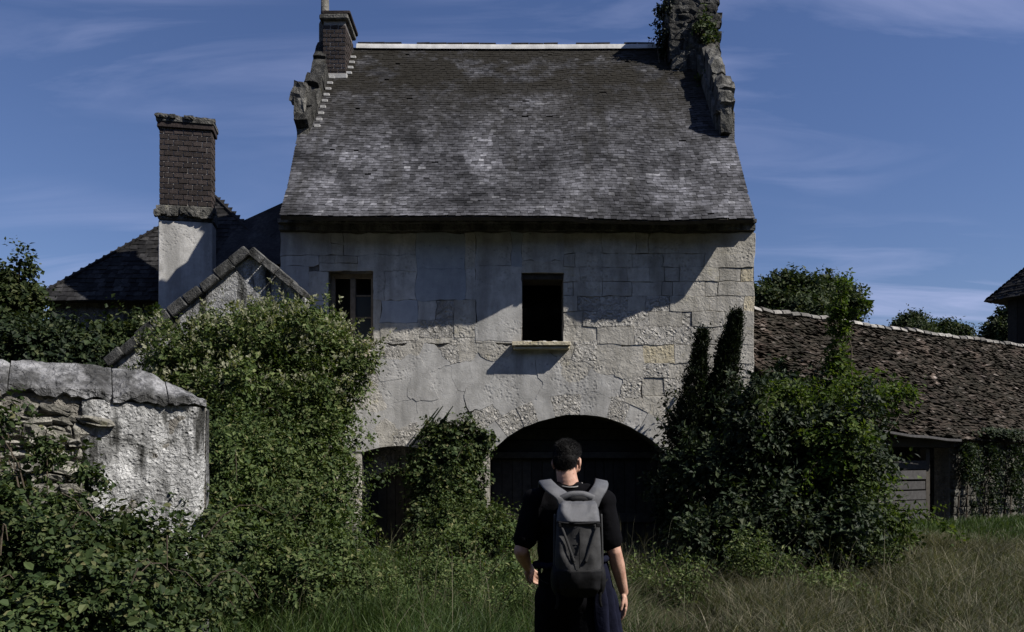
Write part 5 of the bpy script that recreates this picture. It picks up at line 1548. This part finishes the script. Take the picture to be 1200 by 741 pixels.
for an, dv in ((anL, Vector((-0.012,0.17,-0.075))), (anR, Vector((0.012,0.15,-0.105)))):
    pbody('shoe', [('c', an + Vector((0,-.035,-.045)), .046, an + Vector((0,.05,-.05)), .047), ('c', an + Vector((0,.05,-.05)), .047, an + dv, .04), ('c', an, .05, an + Vector((0,0,-.03)), .05)], 0.009, shoe_m, per, 2)
# hair: a cropped cap with many short strands
hair_items = [('e', hp(0,-0.014,0.032), (0.0695,0.0875,0.077), turn), ('e', hp(0,-0.046,-0.004), (0.0655,0.055,0.063), turn), ('e', hp(0,-0.052,-0.032), (0.053,0.040,0.047), turn), ('e', hp(0.0,0.035,0.07), (0.062,0.055,0.046), turn)]
hair = pbody('hair', hair_items, 0.0055, hair_m, per, 3, 0.004, 30)
hv = [(v.co.copy(), v.normal.copy()) for v in hair.data.vertices]
bm = bmesh.new()
for i in range(5200):
    p, nn = rnd.choice(hv)
    d = (nn*0.7 + turn @ Vector((rnd.uniform(-.4,.4), 0.35, 0.35 if p.z > hd.z+0.03 else -0.6)) + Vector((rnd.gauss(0,.3), rnd.gauss(0,.3), rnd.gauss(0,.3)))).normalized()
    L = rnd.uniform(0.007, 0.017) * (1.5 if p.z > hd.z+0.07 else 0.8); s = d.orthogonal().normalized()*0.0016
    a, b_, c = bm.verts.new(p - s), bm.verts.new(p + s), bm.verts.new(p + d*L)
    bm.faces.new((a, b_, c))
link('strands', bm_mesh('strands', bm), hair_m, hair)
# neckband
cord_m = flat_mat('pale cord', (0.16,0.155,0.15), 0.6, 0.1, 30, 0.2, 0.4)
bm = bmesh.new(); pts = []
for k in range(25):
    a = 2*math.pi*k/24; pts.append(Vector((PX+0.0+0.066*math.cos(a), PY_+0.0+0.066*math.sin(a), 1.553-0.022*math.sin(a)*(-1 if math.sin(a) < 0 else 1.3)+0.0)))
tube(bm, pts, [0.0042]*25, 6); link('neck_cord', bm_mesh('neck_cord', bm), cord_m, per, None, True)
# jacket tied round the waist, hanging over the right hip
bm = bmesh.new(); nu, nz = 64, 22; rows_ = []
for j in range(nz+1):
    f = j/nz; row = []
    for i in range(nu+1):
        a = R(-56) + R(150)*i/nu                    # hangs over the right hip
        fl = 1 + 0.36*f
        hem = 0.62 + 0.05*mnoise.noise((a*2, 0, 0))
        z = 1.135 + 0.02*math.cos(a) - f*(1.135-hem)
        rx = 0.188*fl + (0.016+0.026*f)*math.sin(a*11 + 3*math.sin(a*2.3+f*1.5)) * min(1, f*2.5) + 0.012*mnoise.noise((a*3, f*3, 0))
        ry = 0.145*fl + (0.014+0.022*f)*math.sin(a*11 + 3*math.sin(a*2.3+f*1.5)) * min(1, f*2.5)
        row.append(bm.verts.new((PX + 0.01 + rx*math.cos(a), PY_ + ry*math.sin(a), z)))
    rows_.append(row)
for r0, r1 in zip(rows_, rows_[1:]):
    for i in range(nu): bm.faces.new((r0[i], r0[i+1], r1[i+1], r1[i]))
me = bm_mesh('tied_jacket', bm)
o = bpy.data.objects.new('tmp', me); COL.objects.link(o); md = o.modifiers.new('s', 'SOLIDIFY'); md.thickness = 0.006
m2 = evaluated_mesh(o, 'tied_jacket'); bpy.data.objects.remove(o); m2.materials.clear()
jk = link('tied_jacket', m2, navy_cloth, per, None, True)
bm = bmesh.new(); pts = []
for k in range(33):
    a = 2*math.pi*k/32; pts.append(Vector((PX+0.01+0.194*math.cos(a), PY_+0.148*math.sin(a), 1.135+0.02*math.cos(a)+0.004*math.sin(k*2.1))))
tube(bm, pts, [0.018]*33, 8); link('waist_roll', bm_mesh('waist_roll', bm), navy_cloth, jk, None, True)

# ------------------------------------------------------------------ the backpack he wears
def pack_cloth(name, col):
    m, nt, b, out = new_mat(name); n = N(nt)
    n.put(b.inputs['Base Color'], n.mix(n.rng(n.noise(25, 5, .6), .3, .7), tuple(x*.78 for x in col), tuple(x*1.2 for x in col)))
    b.inputs['Roughness'].default_value = 0.6; b.inputs['Specular IOR Level'].default_value = 0.4 if col[0] > 0.05 else 0.12
    w = n.add('ShaderNodeTexWave'); w.inputs['Scale'].default_value = 160; n.put(w.inputs[0], n.coord())
    n.put(b.inputs['Normal'], n.bump(n.math('ADD', n.noise(13, 4, .5), n.math('MULTIPLY', w.outputs[1], 0.06)), 0.45, 0.02))
    return m
pk_light, pk_mid, pk_dark = pack_cloth('light grey nylon', (0.088,0.090,0.10)), pack_cloth('grey nylon', (0.04,0.04,0.0415)), pack_cloth('black nylon', (0.009,0.009,0.010))
bp = thing('backpack', (PX, PY_-0.2, 1.2), 'grey and black backpack worn by the person walking towards the gateway', 'backpack')
def bpx(px): return (674 + (px-674)*0.92 - 600)/218.0 - PX
def bpz(py): return CAMZ + (545-py)/218.0
# outline of the pack: (py, left px, right px, depth)
secs = [(585,656,694,.05),(589,652,697,.075),(598,649,699,.10),(610,647,700,.125),(630,646,701,.145),(650,645,702,.155),(668,646,702,.16),(682,649,700,.15),(690,654,695,.12),(694,661,688,.07)]
def pack_shell(name, s0, s1, mat, grow=0.0, y0=-0.125, dadd=0.0, wr=0.0):
    bm = bmesh.new(); rings = []
    ss = []
    for (a, b) in zip(secs, secs[1:]):
        for k in range(7): ss.append(tuple(a[i]+(b[i]-a[i])*k/7 for i in range(4)))
    ss.append(secs[-1]); ss = [s for s in ss if s0 <= s[0] <= s1]
    for py, l, r, dp in ss:
        x0, x1, z = bpx(l)-grow, bpx(r)+grow, bpz(py); cx, hw_ = (x0+x1)/2, (x1-x0)/2
        ring = []
        for k in range(44):
            a = 2*math.pi*k/44; ca, sa = math.cos(a), math.sin(a)
            e = 0.55
            X = cx + hw_*math.copysign(abs(ca)**e, ca); d = math.copysign(abs(sa)**e, sa)
            Yv = y0 - (dp+dadd)*0.5 - (dp+dadd)*0.5*d
            if wr and d > 0: Yv += d*(wr*1.6*mnoise.noise((X*11, z*7, 1)) + wr*0.9*mnoise.noise((X*27+z*12, z*15, 6)) + wr*0.8*math.sin(abs(X-cx)*55 - z*26 + 2*mnoise.noise((X*8, z*8, 3))))
            ring.append(bm.verts.new((PX+X, PY_+Yv, z)))
        rings.append(ring)
    for r0, r1 in zip(rings, rings[1:]):
        for k in range(44): bm.faces.new((r0[k], r0[(k+1) % 44], r1[(k+1) % 44], r1[k]))
    bm.faces.new(rings[0]); bm.faces.new(list(reversed(rings[-1])))
    return link(name, bm_mesh(name, bm), mat, bp, None, True)
pack_shell('main_pocket', 584, 695, pk_mid, 0, -0.12, 0, 0.009)
pack_shell('lid', 585.5, 608.5, pk_light, 0.002, -0.122, 0.012, 0.009)
pack_shell('bottom_panel', 660, 694.5, pk_dark, 0.003, -0.122, 0.004, 0.009)
def ribbon(name, pts, wid, th, mat, parent=bp, nrm=None):
    """a strap of cloth with thickness along a path; points are in the walker's space"""
    pts = [Vector(p) for p in pts]
    sp = []
    for i in range(len(pts)-1):                        # smooth path
        p0, p1, p2, p3 = pts[max(0,i-1)], pts[i], pts[i+1], pts[min(len(pts)-1, i+2)]
        for k in range(5):
            t = k/5
            sp.append(0.5*((2*p1) + (p2-p0)*t + (2*p0-5*p1+4*p2-p3)*t*t + (3*p1-p0-3*p2+p3)*t**3))
    sp.append(pts[-1])
    bm = bmesh.new(); rings = []
    for i, p in enumerate(sp):
        d = (sp[min(i+1,len(sp)-1)] - sp[max(i-1,0)]).normalized()
        c = Vector((0, 0.0, 1.3)); outw = Vector((p.x*0.3, p.y, (p.z-1.3)*0.9)) if nrm is None else Vector(nrm)
        outw = (outw - d*outw.dot(d)).normalized(); s = d.cross(outw)
        w_ = wid[0] + (wid[1]-wid[0])*i/(len(sp)-1) if isinstance(wid, tuple) else wid
        rings.append([bm.verts.new(p + s*a*w_/2 + outw*b*th + Vector((PX, PY_, 0))) for a, b in ((-1,.2),(-.85,1),(.85,1),(1,.2),(.85,-.3),(-.85,-.3))])
    for r0, r1 in zip(rings, rings[1:]):
        for k in range(6): bm.faces.new((r0[k], r0[(k+1) % 6], r1[(k+1) % 6], r1[k]))
    bm.faces.new(rings[0]); bm.faces.new(list(reversed(rings[-1])))
    return link(name, bm_mesh(name, bm), mat, parent, None, True)
for s in (-1, 1):
    ox = bpx(673)
    xs_, xm_ = (bpx(637), bpx(660)) if s < 0 else (bpx(706), bpx(690))
    ribbon('shoulder_strap', [(xm_, -0.160, bpz(590)), (xm_+s*0.02, -0.150, bpz(581)), (xs_*0.75+xm_*0.25, -0.122, bpz(572)), (xs_, -0.06, bpz(566)), (xs_+s*0.006, 0.03, bpz(565)), (xs_+s*0.008, 0.10, bpz(580)), (xs_+s*0.004, 0.135, 1.36), (xs_+s*0.01, 0.130, 1.22)], (0.085, 0.06), 0.009, pk_light)
    ribbon('webbing', [(xs_+s*0.01, 0.132, 1.22), (xs_+s*0.03, 0.10, 1.13), (xs_+s*0.035, 0.02, 1.07), (xs_+s*0.02, -0.08, 1.04), (xs_*0.9, -0.13, 1.03)], 0.02, 0.003, pk_dark)
ribbon('yoke', [(bpx(654), -0.154, bpz(583)), (bpx(664), -0.160, bpz(579)), (bpx(674), -0.161, bpz(578)), (bpx(684), -0.160, bpz(579)), (bpx(694), -0.154, bpz(583))], 0.035, 0.008, pk_light, bp, (0,-1,.1))
ribbon('grab_handle', [(bpx(663), -0.158, bpz(588)), (bpx(666), -0.172, bpz(584)), (bpx(674), -0.178, bpz(583)), (bpx(682), -0.172, bpz(584)), (bpx(685), -0.158, bpz(588))], 0.03, 0.006, pk_dark, bp, (0,-1,.2))
for s, l in ((-1, 1), (1, -1)):                          # compression straps running to a point, and side pockets
    pa, pb = (bpx(652), bpx(668)) if s < 0 else (bpx(697), bpx(681))
    ribbon('compression_strap', [(pa, -0.247, bpz(611)), ((pa*2+pb)/3, -0.264, bpz(624)), ((pa+2*pb)/3, -0.272, bpz(638)), (pb, -0.277, bpz(652))], 0.014, 0.004, pk_mid, bp, (0,-1,0))
    xx_ = bpx(646) if s < 0 else bpx(702)
    ribbon('side_strap', [(xx_+s*0.0, -0.19, bpz(600)), (xx_+s*0.003, -0.20, bpz(630)), (xx_+s*0.004, -0.205, bpz(660)), (xx_-s*0.002, -0.20, bpz(684))], 0.02, 0.005, pk_mid, bp, (s,-.3,0))
    bm = bmesh.new(); rk_t = bmesh.ops.create_icosphere(bm, subdivisions=3, radius=1, matrix=Matrix.Translation((PX+xx_-s*0.006, PY_-0.2, bpz(672))) @ Matrix.Diagonal((0.03, 0.06, 0.085, 1)))
    link('side_pocket', bm_mesh('side_pocket', bm), pk_dark, bp, None, True)
    bm = bmesh.new(); add_box(bm, PX+pa-0.012, PX+pa+0.012, PY_-0.256, PY_-0.246, bpz(614), bpz(609), 0, 0.003)
    link('buckle', bm_mesh('buckle', bm), pk_dark, bp)
for s_, dz_ in ((-1, 0.0), (1, 0.012)):                    # loose strap ends at the lower corners and a centre seam
    xe = bpx(674 + s_*25)
    ribbon('strap_end', [(xe, -0.22, bpz(676)), (xe+s_*0.006, -0.235, bpz(684)), (xe+s_*0.002, -0.236, bpz(697)+dz_), (xe+s_*0.01, -0.23, bpz(705)+dz_)], 0.014, 0.003, pk_dark, bp, (0,-1,0))
ribbon('seam', [(bpx(674), -0.262, bpz(614)), (bpx(674.5), -0.276, bpz(630)), (bpx(674), -0.284, bpz(645)), (bpx(674), -0.287, bpz(658))], 0.004, 0.003, pk_dark, bp, (0,-1,0))
ribbon('zip', [(bpx(649), -0.245, bpz(608.5)), (bpx(660), -0.258, bpz(609.5)), (bpx(673), -0.261, bpz(610)), (bpx(686), -0.258, bpz(609.5)), (bpx(698), -0.245, bpz(608.5))], 0.012, 0.006, pk_dark, bp, (0,-1,0))

# ------------------------------------------------------------------ unseen wood added behind the camera to cut sky light on the facade
def added_shade_wood():
    n = 26000
    x = rng.uniform(-55, 60, n); top = np.array([15 + 4*mnoise.noise((a*0.12, 1, 1)) + 2*mnoise.noise((a*0.4, 2, 1)) for a in x])
    z = top*rng.random(n)**0.8; y = -13 - 5*rng.random(n) - 3*np.array([mnoise.noise((a*0.2, b*0.3, 4)) for a, b in zip(x, z)])
    pos = np.stack([x, y, z], 1); o = unit(rng.normal(size=(n, 3)) + np.array([0, 0.9, 0.3]))
    me = leaf_mesh('wood', pos, unit(rng.normal(size=(n, 3))), o, rng.uniform(0.5, 1.1, n), rng.uniform(0.4, 0.8, n), 0.15, True)
    w = link('wood', me, M['leaf_tree'], None, 'stuff'); tag(w, 'added unseen wood behind the camera that holds sky light off the house front', 'wood')
added_shade_wood()
